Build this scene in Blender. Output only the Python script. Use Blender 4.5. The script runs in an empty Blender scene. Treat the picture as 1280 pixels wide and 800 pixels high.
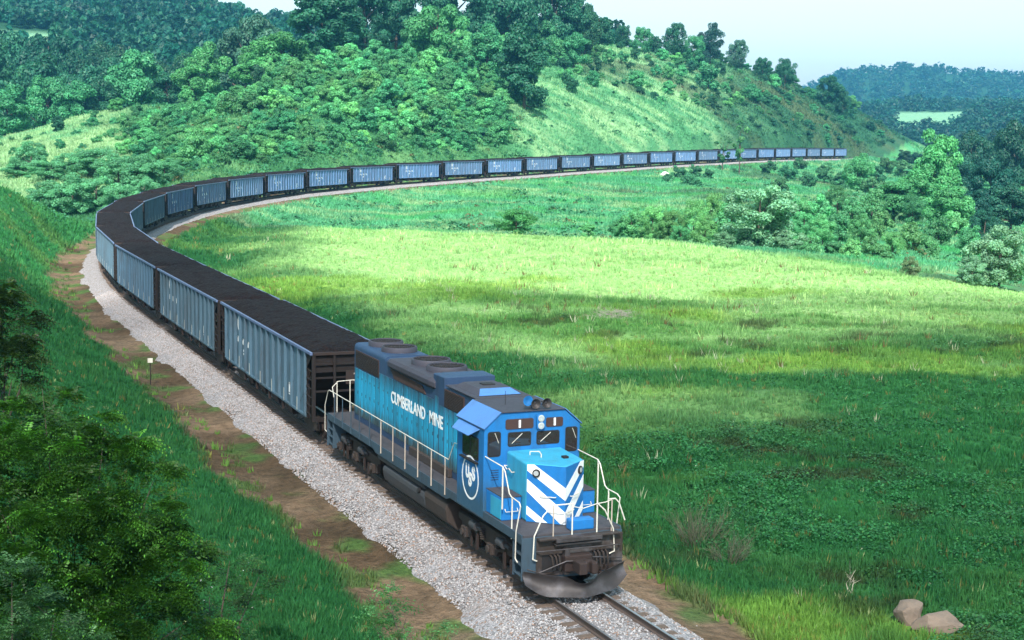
import bpy, math, random
import numpy as np
from mathutils import Vector, Matrix
R = math.radians
random.seed(7); RNG = np.random.default_rng(7)
SC = bpy.context.scene
COL = SC.collection

# ------------------------------------------------------------------ helpers
def srgb(r, g, b):
    f = lambda c: (c/255/12.92) if c/255 <= .04045 else ((c/255+.055)/1.055)**2.4
    return (f(r), f(g), f(b))

def link(o, parent=None):
    COL.objects.link(o)
    if parent is not None:
        o.parent = parent
    return o

def tag(o, label=None, cat=None, group=None, kind=None):
    if label: o['label'] = label
    if cat: o['category'] = cat
    if group: o['group'] = group
    if kind: o['kind'] = kind
    return o

def empty(name, loc=(0, 0, 0), rz=0.0):
    o = bpy.data.objects.new(name, None)
    o.empty_display_size = .3
    o.location = loc; o.rotation_euler = (0, 0, rz)
    return link(o)

class MB:
    def __init__(s): s.v = []; s.f = []
    def add(s, vs, fs):
        n = len(s.v); s.v += [tuple(v) for v in vs]; s.f += [tuple(i+n for i in f) for f in fs]; return s
    def box(s, x0, x1, y0, y1, z0, z1):
        if x0 > x1: x0, x1 = x1, x0
        if y0 > y1: y0, y1 = y1, y0
        if z0 > z1: z0, z1 = z1, z0
        return s.add([(x0,y0,z0),(x1,y0,z0),(x1,y1,z0),(x0,y1,z0),(x0,y0,z1),(x1,y0,z1),(x1,y1,z1),(x0,y1,z1)],
                     [(0,3,2,1),(4,5,6,7),(0,1,5,4),(1,2,6,5),(2,3,7,6),(3,0,4,7)])
    def prism(s, poly, axis, a, b):
        # poly: 2D points; axis 'x': (y,z), 'y': (x,z), 'z': (x,y)
        def P(p, t):
            return {'x': (t, p[0], p[1]), 'y': (p[0], t, p[1]), 'z': (p[0], p[1], t)}[axis]
        n = len(poly)
        vs = [P(p, a) for p in poly]+[P(p, b) for p in poly]
        fs = [tuple(range(n))[::-1], tuple(range(n, 2*n))]+[(i, (i+1) % n, n+(i+1) % n, n+i) for i in range(n)]
        return s.add(vs, fs)
    def tube(s, pts, r, n=8, caps=True):
        pts = [Vector(p) for p in pts]; rings = []
        rs = r if isinstance(r, (list, tuple)) else [r]*len(pts)
        up = None
        for i, p in enumerate(pts):
            if i == 0: t = pts[1]-p
            elif i == len(pts)-1: t = p-pts[i-1]
            else: t = (pts[i+1]-p).normalized()+(p-pts[i-1]).normalized()
            t = t.normalized() if t.length > 1e-9 else Vector((0,0,1))
            if up is None: up = Vector((0,0,1)) if abs(t.z) < .9 else Vector((1,0,0))
            a = t.cross(up)
            if a.length < 1e-4: a = t.cross(Vector((.3,1,.2)))
            a.normalize(); b = a.cross(t).normalized(); up = b
            rings.append([p+rs[i]*(a*math.cos(2*math.pi*k/n)+b*math.sin(2*math.pi*k/n)) for k in range(n)])
        vs = [v for rg in rings for v in rg]; fs = []
        for i in range(len(pts)-1):
            for k in range(n):
                fs.append((i*n+k, i*n+(k+1) % n, (i+1)*n+(k+1) % n, (i+1)*n+k))
        if caps:
            fs.append(tuple(range(n))[::-1]); m = (len(pts)-1)*n; fs.append(tuple(m+k for k in range(n)))
        return s.add(vs, fs)
    def disc_lathe(s, c, prof, axis='y', n=24):
        # prof: list of (radius, offset along axis)
        vs = []; fs = []
        for r, o in prof:
            for k in range(n):
                a = 2*math.pi*k/n; u, w = r*math.cos(a), r*math.sin(a)
                vs.append({'y': (c[0]+u, c[1]+o, c[2]+w), 'x': (c[0]+o, c[1]+u, c[2]+w), 'z': (c[0]+u, c[1]+w, c[2]+o)}[axis])
        m = len(prof)
        for i in range(m-1):
            for k in range(n): fs.append((i*n+k, i*n+(k+1) % n, (i+1)*n+(k+1) % n, (i+1)*n+k))
        if prof[0][0] > 1e-6: fs.append(tuple(range(n))[::-1])
        if prof[-1][0] > 1e-6: fs.append(tuple((m-1)*n+k for k in range(n)))
        return s.add(vs, fs)
    def build(s, name, mat, parent=None, off=(0,0,0), smooth=False, bevel=0.0, seg=2):
        me = bpy.data.meshes.new(name)
        me.from_pydata([(v[0]-off[0], v[1]-off[1], v[2]-off[2]) for v in s.v], [], s.f)
        import bmesh
        bm = bmesh.new(); bm.from_mesh(me); bmesh.ops.recalc_face_normals(bm, faces=bm.faces); bm.to_mesh(me); bm.free()
        o = bpy.data.objects.new(name, me); link(o, parent)
        me.materials.append(mat)
        if smooth:
            for p in me.polygons: p.use_smooth = True
            try: me.set_sharp_from_angle(angle=R(40))
            except Exception: pass
        if bevel:
            m = o.modifiers.new('bevel', 'BEVEL'); m.width = bevel; m.segments = seg; m.limit_method = 'ANGLE'; m.angle_limit = R(35)
        return o

def np_mesh(name, V, F, mat=None, col=None, parent=None, nper=4, smooth=False):
    """V (n,3), F (m,nper) quad/tri arrays, col (n,3)."""
    me = bpy.data.meshes.new(name)
    V = np.ascontiguousarray(V, dtype=np.float32); F = np.ascontiguousarray(F, dtype=np.int32)
    me.vertices.add(len(V)); me.vertices.foreach_set('co', V.ravel())
    me.loops.add(F.size); me.loops.foreach_set('vertex_index', F.ravel())
    me.polygons.add(len(F)); me.polygons.foreach_set('loop_start', np.arange(0, F.size, nper, dtype=np.int32))
    try: me.polygons.foreach_set('loop_total', np.full(len(F), nper, dtype=np.int32))
    except Exception: pass
    if smooth: me.polygons.foreach_set('use_smooth', np.ones(len(F), dtype=bool))
    me.update(calc_edges=True)
    if col is not None:
        a = me.attributes.new('Col', 'FLOAT_COLOR', 'POINT')
        c = np.ones((len(V), 4), dtype=np.float32); c[:, :3] = col
        a.data.foreach_set('color', c.ravel())
    if mat: me.materials.append(mat)
    o = bpy.data.objects.new(name, me)
    return link(o, parent)

# ------------------------------------------------------------------ noise
def _hash(ix, iy, s):
    h = (ix.astype(np.int64)*374761393+iy.astype(np.int64)*668265263+s*1442695041) & 0xffffffff
    h = ((h ^ (h >> 13))*1274126177) & 0xffffffff
    return ((h ^ (h >> 16)) & 0xffff)/65535.0
def vnoise(x, y, s=0):
    x = np.asarray(x, float); y = np.asarray(y, float)
    ix = np.floor(x); iy = np.floor(y); fx = x-ix; fy = y-iy
    fx = fx*fx*(3-2*fx); fy = fy*fy*(3-2*fy)
    a = _hash(ix, iy, s); b = _hash(ix+1, iy, s); c = _hash(ix, iy+1, s); d = _hash(ix+1, iy+1, s)
    return (a*(1-fx)+b*fx)*(1-fy)+(c*(1-fx)+d*fx)*fy
def fbm(x, y, sc, s=0, o=4):
    t = 0; a = .5; f = 1/sc; n = 0
    for i in range(o):
        t = t+a*vnoise(np.asarray(x)*f+17.3*i, np.asarray(y)*f-9.1*i, s+i); n += a; a *= .5; f *= 2.03
    return t/n
def sst(a, b, x):
    t = np.clip((x-a)/(b-a), 0, 1); return t*t*(3-2*t)

# ------------------------------------------------------------------ camera
CX, CY, CZ, YAW, PITCH, ROLL, FPX = 56.419, -17.732, 12.747, R(156.54), R(-7.235), R(1.015), 1856.376
CAM = np.array([CX, CY, CZ])
fw = np.array([math.cos(YAW)*math.cos(PITCH), math.sin(YAW)*math.cos(PITCH), math.sin(PITCH)])
rt0 = np.array([math.sin(YAW), -math.cos(YAW), 0.0]); up0 = np.cross(rt0, fw)
rt = rt0*math.cos(ROLL)+up0*math.sin(ROLL); up = up0*math.cos(ROLL)-rt0*math.sin(ROLL)
cam = bpy.data.cameras.new('camera'); camo = bpy.data.objects.new('camera', cam); link(camo)
cam.sensor_width = 36; cam.lens = FPX/1280*36; cam.clip_end = 20000; cam.clip_start = .5
M = Matrix.Identity(4)
for i in range(3):
    M[i][0] = rt[i]; M[i][1] = up[i]; M[i][2] = -fw[i]; M[i][3] = CAM[i]
camo.matrix_world = M
SC.camera = camo

def ray(u, v):
    d = fw+rt*(u-640)/FPX-up*(v-400)/FPX
    return d/np.linalg.norm(d)

# ------------------------------------------------------------------ light, sky
SUN_AZ, SUN_EL = R(-25), R(45)
w = bpy.data.worlds.new('World'); SC.world = w; w.use_nodes = True
nt = w.node_tree; bg = nt.nodes['Background']
sky = nt.nodes.new('ShaderNodeTexSky'); sky.sky_type = 'NISHITA'; sky.sun_disc = False
sky.sun_elevation = SUN_EL; sky.sun_rotation = math.pi/2-SUN_AZ
sky.air_density = 1.0; sky.dust_density = 2.0; sky.ozone_density = 1.0
hs_ = nt.nodes.new('ShaderNodeHueSaturation'); hs_.inputs['Hue'].default_value = .44; hs_.inputs['Saturation'].default_value = .85; nt.links.new(sky.outputs[0], hs_.inputs['Color']); nt.links.new(hs_.outputs[0], bg.inputs[0]); bg.inputs[1].default_value = 0.145
sl = bpy.data.lights.new('sun', 'SUN'); so = bpy.data.objects.new('sun', sl); link(so)
sl.energy = 5.0; sl.angle = R(.5); sl.color = (1, .955, .88)
sdir = Vector((math.cos(SUN_AZ)*math.cos(SUN_EL), math.sin(SUN_AZ)*math.cos(SUN_EL), math.sin(SUN_EL)))
so.rotation_euler = sdir.to_track_quat('Z', 'Y').to_euler(); so.location = (0, 0, 300)
vs = SC.view_settings; vs.view_transform = 'Standard'; vs.look = 'None'; vs.gamma = 1; vs.use_curve_mapping = False; vs.exposure = 1.0
SC.cycles.use_denoising = True
SC.cycles.max_bounces = 5; SC.cycles.diffuse_bounces = 3; SC.cycles.glossy_bounces = 2; SC.cycles.transmission_bounces = 3
SC.cycles.volume_bounces = 1; SC.cycles.transparent_max_bounces = 6
SC.cycles.use_adaptive_sampling = True; SC.cycles.adaptive_threshold = .02

# ------------------------------------------------------------------ materials
def mat_base(name):
    m = bpy.data.materials.new(name); m.use_nodes = True
    return m, m.node_tree, m.node_tree.nodes['Principled BSDF']
def N(nt, t, **kw):
    n = nt.nodes.new(t)
    for k, v in kw.items(): setattr(n, k, v)
    return n
def mixc(nt, fac, a, b, mode='MIX'):
    n = nt.nodes.new('ShaderNodeMix'); n.data_type = 'RGBA'; n.blend_type = mode
    for sock, val in ((n.inputs[0], fac), (n.inputs[6], a), (n.inputs[7], b)):
        if hasattr(val, 'is_linked'): nt.links.new(val, sock)
        elif isinstance(val, (tuple, list)): sock.default_value = (*val[:3], 1)
        else: sock.default_value = val
    return n.outputs[2]
def noise(nt, scale, detail=4, rough=.55, vec=None, stretch=None):
    n = N(nt, 'ShaderNodeTexNoise'); n.inputs['Scale'].default_value = scale; n.inputs['Detail'].default_value = detail; n.inputs['Roughness'].default_value = rough
    tc = N(nt, 'ShaderNodeTexCoord'); src = tc.outputs['Object']
    if stretch:
        mp = N(nt, 'ShaderNodeMapping'); mp.inputs['Scale'].default_value = stretch; nt.links.new(src, mp.inputs[0]); src = mp.outputs[0]
    nt.links.new(src, n.inputs['Vector'])
    return n.outputs['Fac']
def ramp(nt, fac, lo, hi):
    n = N(nt, 'ShaderNodeMapRange'); n.inputs[1].default_value = lo; n.inputs[2].default_value = hi
    nt.links.new(fac, n.inputs[0]); return n.outputs[0]
def paint(name, c, rough=.5, dirt=(.06,.045,.04), amt=.35, streak=True, metallic=0.0, nscale=1.6, spec=.4, lo=.48, hi=.75, soot=None, dust=None, vary=0):
    m, nt, b = mat_base(name)
    f = noise(nt, nscale, 6, .65, stretch=(1.8, 1.8, .35) if streak else None)
    f2 = noise(nt, 7, 4, .6)
    k = N(nt, 'ShaderNodeMath', operation='MULTIPLY'); nt.links.new(ramp(nt, f, lo, hi), k.inputs[0]); k.inputs[1].default_value = amt
    col = mixc(nt, k.outputs[0], c, dirt)
    col = mixc(nt, ramp(nt, f2, .3, .75), tuple(x*.86 for x in c), col) if False else mixc(nt, .25, col, mixc(nt, ramp(nt, f2, .3, .7), tuple(x*.75 for x in c), tuple(min(1, x*1.2) for x in c)))
    for kind, z in (('soot', soot), ('dust', dust)):
        if not z: continue
        # grime that has run down from the roof line (soot) or was thrown up from the track (dust), in ragged streaks
        tc = N(nt, 'ShaderNodeTexCoord'); sp = N(nt, 'ShaderNodeSeparateXYZ'); nt.links.new(tc.outputs['Object'], sp.inputs[0])
        nz = noise(nt, 2.2, 5, .7, stretch=(2.6, 1.2, .28))
        ad = N(nt, 'ShaderNodeMath', operation='MULTIPLY_ADD'); nt.links.new(nz, ad.inputs[0]); ad.inputs[1].default_value = 1.5*(1 if kind == 'soot' else -1); nt.links.new(sp.outputs['Z'], ad.inputs[2])
        c0 = z[0]+(.75 if kind == 'soot' else -.75)
        fc = ramp(nt, ad.outputs[0], c0-z[1]*.5, c0+z[1]*.5) if kind == 'soot' else ramp(nt, ad.outputs[0], c0+z[1]*.5, c0-z[1]*.5)
        col = mixc(nt, fc, col, z[2])
    if vary:
        oi = N(nt, 'ShaderNodeObjectInfo'); mr = N(nt, 'ShaderNodeMapRange'); mr.inputs[3].default_value = 1-vary; mr.inputs[4].default_value = 1+vary*.6
        nt.links.new(oi.outputs['Random'], mr.inputs[0]); hv = N(nt, 'ShaderNodeHueSaturation'); nt.links.new(mr.outputs[0], hv.inputs['Value']); nt.links.new(col, hv.inputs['Color']); col = hv.outputs[0]
    nt.links.new(col, b.inputs['Base Color'])
    b.inputs['Roughness'].default_value = rough; b.inputs['Metallic'].default_value = metallic
    b.inputs['Specular IOR Level'].default_value = spec
    rr = N(nt, 'ShaderNodeMapRange'); rr.inputs[3].default_value = rough*.75; rr.inputs[4].default_value = min(1, rough*1.3)
    nt.links.new(f2, rr.inputs[0]); nt.links.new(rr.outputs[0], b.inputs['Roughness'])
    return m
MT = {}
MT['cab'] = paint('cab_blue_paint', (.012, .145, .40), .42, amt=.55, lo=.44, hi=.72, dirt=(.035, .06, .085), dust=(2.35, .9, (.030, .085, .145)))
MT['blue'] = paint('front_blue_paint', (.012, .150, .42), .42, amt=.3)
MT['hood'] = paint('hood_cyan_paint', (.018, .30, .50), .5, dirt=(.04, .08, .11), amt=.6, nscale=1.1, lo=.48, hi=.75, soot=(3.75, .9, (.028, .030, .042)), dust=(2.3, .5, (.045, .075, .085)), vary=.2)
MT['nose'] = paint('nose_cyan_paint', (.036, .31, .48), .45, amt=.5, lo=.44, hi=.74, dirt=(.05, .10, .13))
MT['roof'] = paint('sooty_roof', (.040, .040, .056), .7, dirt=(.022, .016, .016), amt=.6, streak=False, nscale=.8)
MT['roofblue'] = paint('sooty_blue_paint', (.020, .048, .105), .6, dirt=(.022, .018, .022), amt=.6, nscale=.9)
MT['caproof'] = paint('skylit_blue_slope', (.070, .19, .46), .45, amt=.3)  # blue paled by sun and sky sheen put into the colour
MT['deck'] = paint('grimy_deck', (.050, .048, .056), .75, dirt=(.03, .024, .022), amt=.6, streak=False)
MT['sill'] = paint('grimy_sill', (.034, .064, .092), .7, dirt=(.030, .024, .022), amt=.7)
MT['truck'] = paint('truck_grime', (.040, .030, .026), .85, dirt=(.018, .014, .013), amt=.6, streak=False)
MT['tank'] = paint('tank_grime', (.042, .044, .050), .65, dirt=(.026, .020, .016), amt=.6)
MT['grille'] = paint('brown_grille', (.050, .026, .022), .8, dirt=(.02, .012, .012), amt=.6, streak=False, nscale=3)
MT['black'] = paint('dark_void', (.012, .011, .012), .7, amt=.1, streak=False)
MT['white'] = paint('white_paint', (.82, .82, .81), .45, dirt=(.40, .35, .31), amt=.3)
MT['rail_white'] = paint('handrail_white', (.60, .575, .50), .5, dirt=(.20, .14, .10), amt=.6)
MT['rail_rust'] = paint('handrail_rusty', (.42, .36, .30), .6, dirt=(.12, .07, .05), amt=.8)
MT['pilot'] = paint('scraped_pilot_steel', (.050, .038, .033), .5, dirt=(.26, .26, .29), amt=.5, streak=False, metallic=.35, nscale=.9, lo=.52, hi=.68)
MT['steel'] = paint('worn_steel', (.075, .070, .076), .55, dirt=(.024, .019, .017), amt=1.0, streak=False, metallic=.25, nscale=1.3, lo=.36, hi=.54)
MT['rust'] = paint('rusty_brown_steel', (.026, .016, .014), .85, dirt=(.011, .008, .0075), amt=.6)
MT['endrust'] = paint('sooty_brown_end', (.012, .0075, .0068), .9, dirt=(.005, .004, .004), amt=.6)
MT['carblue'] = paint('coal_car_blue_paint', (.062, .125, .205), .65, dirt=(.036, .030, .030), amt=.9, nscale=1.0, lo=.44, hi=.74)
_nt = MT['carblue'].node_tree; _b = _nt.nodes['Principled BSDF']; _l = _b.inputs['Base Color'].links[0].from_socket
_oi = _nt.nodes.new('ShaderNodeObjectInfo'); _nt.links.new(mixc(_nt, 1.0, _l, _oi.outputs['Color'], 'MULTIPLY'), _b.inputs['Base Color'])
MT['chord'] = paint('coal_car_top_chord', (.10, .14, .25), .5, dirt=(.05, .035, .04), amt=.7)
MT['rail'] = paint('rail_side_steel', (.075, .055, .047), .7, dirt=(.04, .03, .025), amt=.4, streak=False)
MT['railtop'] = paint('rail_running_face', (.30, .29, .30), .35, metallic=.7, amt=.3, streak=False)
MT['tie'] = paint('old_tie_timber', (.11, .080, .062), .95, dirt=(.05, .04, .034), amt=.6, streak=False, nscale=5)
MT['rock'] = paint('brown_sandstone', (.17, .13, .10), .95, dirt=(.06, .05, .042), amt=.7, streak=False, nscale=2.5)
MT['bark'] = paint('grey_brown_bark', (.070, .055, .043), .95, dirt=(.035, .027, .02), amt=.6)
MT['palebark'] = paint('pale_bark', (.38, .36, .32), .95, dirt=(.12, .10, .08), amt=.6)
def glassm():
    m, nt, b = mat_base('cab_glass')
    b.inputs['Base Color'].default_value = (.025, .020, .022, 1); b.inputs['Roughness'].default_value = .03; b.inputs['Specular IOR Level'].default_value = .8
    b.inputs['Alpha'].default_value = 1
    return m
MT['glass'] = glassm()
def lampm():
    m, nt, b = mat_base('lamp_lens'); b.inputs['Base Color'].default_value = (.7, .72, .75, 1); b.inputs['Roughness'].default_value = .12; b.inputs['Metallic'].default_value = .5
    return m
MT['lens'] = lampm()
def coalm():
    m, nt, b = mat_base('coal'); 
    v = N(nt, 'ShaderNodeTexVoronoi'); v.inputs['Scale'].default_value = 6; tc = N(nt, 'ShaderNodeTexCoord'); nt.links.new(tc.outputs['Object'], v.inputs['Vector'])
    c = mixc(nt, ramp(nt, v.outputs['Color'], .2, .9), (.006, .0038, .0042), (.015, .009, .009))
    f = noise(nt, .5, 5); c = mixc(nt, ramp(nt, f, .4, .7), c, (.010, .0065, .007))
    nt.links.new(c, b.inputs['Base Color']); b.inputs['Roughness'].default_value = .8; b.inputs['Specular IOR Level'].default_value = .12
    bp = N(nt, 'ShaderNodeBump'); bp.inputs['Strength'].default_value = .9; bp.inputs['Distance'].default_value = .12
    nt.links.new(v.outputs['Distance'], bp.inputs['Height']); nt.links.new(bp.outputs[0], b.inputs['Normal'])
    return m
MT['coal'] = coalm()
def ballastm():
    m, nt, b = mat_base('ballast_stone')
    tc = N(nt, 'ShaderNodeTexCoord')
    v = N(nt, 'ShaderNodeTexVoronoi'); v.inputs['Scale'].default_value = 15; nt.links.new(tc.outputs['Object'], v.inputs['Vector'])
    sep = N(nt, 'ShaderNodeSeparateColor'); nt.links.new(v.outputs['Color'], sep.inputs[0])
    c = mixc(nt, sep.outputs[0], (.19, .185, .19), (.38, .365, .38))
    g = N(nt, 'ShaderNodeMath', operation='GREATER_THAN'); nt.links.new(sep.outputs[1], g.inputs[0]); g.inputs[1].default_value = .86
    c = mixc(nt, g.outputs[0], c, (.20, .14, .11))
    f = noise(nt, .45, 5, .6)
    k = N(nt, 'ShaderNodeMath', operation='MULTIPLY'); nt.links.new(ramp(nt, f, .56, .72), k.inputs[0]); k.inputs[1].default_value = .45
    c = mixc(nt, k.outputs[0], c, (.26, .20, .165))
    at = N(nt, 'ShaderNodeAttribute', attribute_name='Col')
    sp2 = N(nt, 'ShaderNodeSeparateColor'); nt.links.new(at.outputs['Color'], sp2.inputs[0])
    c = mixc(nt, sp2.outputs[0], c, (.075, .055, .048))     # oil and grit along the rails
    nt.links.new(c, b.inputs['Base Color']); b.inputs['Roughness'].default_value = .95
    bp = N(nt, 'ShaderNodeBump'); bp.inputs['Strength'].default_value = 1; bp.inputs['Distance'].default_value = .07
    nt.links.new(v.outputs['Distance'], bp.inputs['Height']); bp.invert = True; nt.links.new(bp.outputs[0], b.inputs['Normal'])
    return m
MT['ballast'] = ballastm()
def stonem():
    m, nt, b = mat_base('loose_stone')
    at = N(nt, 'ShaderNodeAttribute', attribute_name='Col'); nt.links.new(at.outputs['Color'], b.inputs['Base Color']); b.inputs['Roughness'].default_value = .9
    return m
MT['stone'] = stonem()
def groundm():
    m, nt, b = mat_base('ground_cover')
    at = N(nt, 'ShaderNodeAttribute', attribute_name='Col')
    f = noise(nt, 3.0, 5, .7); f2 = noise(nt, .35, 5, .65)
    c = mixc(nt, 1.0, at.outputs['Color'], mixc(nt, ramp(nt, f, .3, .7), (.55, .55, .5), (1.35, 1.3, 1.2)), 'MULTIPLY')
    c = mixc(nt, 1.0, c, mixc(nt, ramp(nt, f2, .3, .7), (.75, .8, .8), (1.2, 1.15, 1.1)), 'MULTIPLY')
    nt.links.new(c, b.inputs['Base Color']); b.inputs['Roughness'].default_value = 1; b.inputs['Specular IOR Level'].default_value = .1
    bp = N(nt, 'ShaderNodeBump'); bp.inputs['Strength'].default_value = .8; bp.inputs['Distance'].default_value = .4
    nt.links.new(f, bp.inputs['Height']); nt.links.new(bp.outputs[0], b.inputs['Normal'])
    return m
MT['ground'] = groundm()
def leafm(name, trans=.36, gloss=.25, rough=.5):
    m, nt, b = mat_base(name)
    at = N(nt, 'ShaderNodeAttribute', attribute_name='Col'); oi = N(nt, 'ShaderNodeObjectInfo')
    c = mixc(nt, 1.0, at.outputs['Color'], oi.outputs['Color'], 'MULTIPLY')
    nt.links.new(c, b.inputs['Base Color']); b.inputs['Roughness'].default_value = rough; b.inputs['Specular IOR Level'].default_value = gloss
    tr = N(nt, 'ShaderNodeBsdfTranslucent'); 
    c2 = mixc(nt, 1.0, c, (1.15, 1.25, .6), 'MULTIPLY'); nt.links.new(c2, tr.inputs[0])
    ms = N(nt, 'ShaderNodeMixShader'); ms.inputs[0].default_value = trans
    out = nt.nodes['Material Output']; nt.links.new(b.outputs[0], ms.inputs[1]); nt.links.new(tr.outputs[0], ms.inputs[2]); nt.links.new(ms.outputs[0], out.inputs[0])
    return m
MT['leaf'] = leafm('leaf'); MT['grass'] = leafm('grass_blade', .3, .12, .7)
HAZE = 1.35e-4
# ------------------------------------------------------------------ railway line
GAPS = np.array([[-0.3,0,0],[-19.7,0.4,-0.1],[-39.2,0.6,-0.1],[-58.7,0.9,-0.1],[-78.1,2.2,0],[-97.3,4.9,0],[-116.3,9.4,0.2],[-134.8,15.3,0.3],[-152.8,22.6,0.5],[-170.3,31.2,0.7],[-187,41.2,0.9],[-202.7,52.6,1.2],[-217.5,65.3,1.4],[-231.1,79.2,1.7],[-243.7,94,2],[-256,109,2.3],[-268.4,124.1,2.5],[-280.7,139.1,2.8],[-293,154.2,3.1],[-305.3,169.3,3.3],[-317.6,184.3,3.6],[-329.9,199.4,3.8],[-342.2,214.5,4],[-354.5,229.6,4.1],[-366.8,244.6,4.3],[-379,259.7,4.4],[-391.3,274.8,4.5],[-403.6,289.9,4.5],[-415.9,305,4.5],[-428.2,320,4.4],[-440.5,335.1,4.3]])
_e = [GAPS[-1]]; _a = R(129.2)
for i in range(9):
    _a += R([0, 0, 1, 1, 1, 1, 1, 1, 1][i]); _e.append(_e[-1]+19.45*np.array([math.cos(_a), math.sin(_a), 0]))
GAPX = np.vstack([GAPS, np.array(_e[1:])])
KN = np.vstack([[[110, 0, 0], [90, 0, 0], [70, 0, 0], [50, 0, 0], [35, 0, 0], [20, 0, 0], [10, 0, 0]], GAPX])
def catmull(P, per):
    out = []
    for i in range(len(P)-1):
        p0 = P[max(i-1, 0)]; p1 = P[i]; p2 = P[i+1]; p3 = P[min(i+2, len(P)-1)]
        for t in np.linspace(0, 1, per, endpoint=False):
            out.append(.5*((2*p1)+(-p0+p2)*t+(2*p0-5*p1+4*p2-p3)*t*t+(-p0+3*p1-3*p2+p3)*t**3))
    out.append(P[-1]); return np.array(out)
_d = catmull(KN, 20)
_s = np.concatenate([[0], np.cumsum(np.linalg.norm(np.diff(_d[:, :2], axis=0), axis=1))])
S0 = 110.0                       # arc length of x = 0 on the straight
SS = np.arange(0, _s[-1], 1.0)
TP = np.stack([np.interp(SS, _s, _d[:, k]) for k in range(3)], 1)
for _ in range(3):
    TP[1:-1, 2] = (TP[:-2, 2]+2*TP[1:-1, 2]+TP[2:, 2])/4
TT = np.gradient(TP[:, :2], axis=0); TT /= np.linalg.norm(TT, axis=1)[:, None]
TN = np.stack([-TT[:, 1], TT[:, 0]], 1)          # left of travel = outer side of the curve
def at_s(s, d=0.0, dz=0.0):
    s = np.asarray(s, float)
    x = np.interp(s, SS, TP[:, 0]); y = np.interp(s, SS, TP[:, 1]); z = np.interp(s, SS, TP[:, 2])
    nx = np.interp(s, SS, TN[:, 0]); ny = np.interp(s, SS, TN[:, 1])
    return np.stack([x+nx*d, y+ny*d, z+dz+np.zeros_like(x)], -1)
def track_sd(x, y):
    x = np.asarray(x, float).ravel(); y = np.asarray(y, float).ravel()
    S = np.empty(len(x)); D = np.empty(len(x)); Z = np.empty(len(x))
    for a in range(0, len(x), 20000):
        b = slice(a, a+20000)
        dx = x[b, None]-TP[None, ::3, 0]; dy = y[b, None]-TP[None, ::3, 1]
        i = np.argmin(dx*dx+dy*dy, 1)*3
        ex = x[b]-TP[i, 0]; ey = y[b]-TP[i, 1]
        al = ex*TT[i, 0]+ey*TT[i, 1]
        j = np.clip(np.round(i+np.clip(al, -2, 2)).astype(int), 0, len(TP)-1)
        ex = x[b]-TP[j, 0]; ey = y[b]-TP[j, 1]
        d = ex*TN[j, 0]+ey*TN[j, 1]; al = ex*TT[j, 0]+ey*TT[j, 1]
        D[b] = np.sign(d)*np.hypot(d, np.where(np.abs(al) > 3, al, 0)); S[b] = SS[j]; Z[b] = TP[j, 2]
    return S, D, Z

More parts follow.
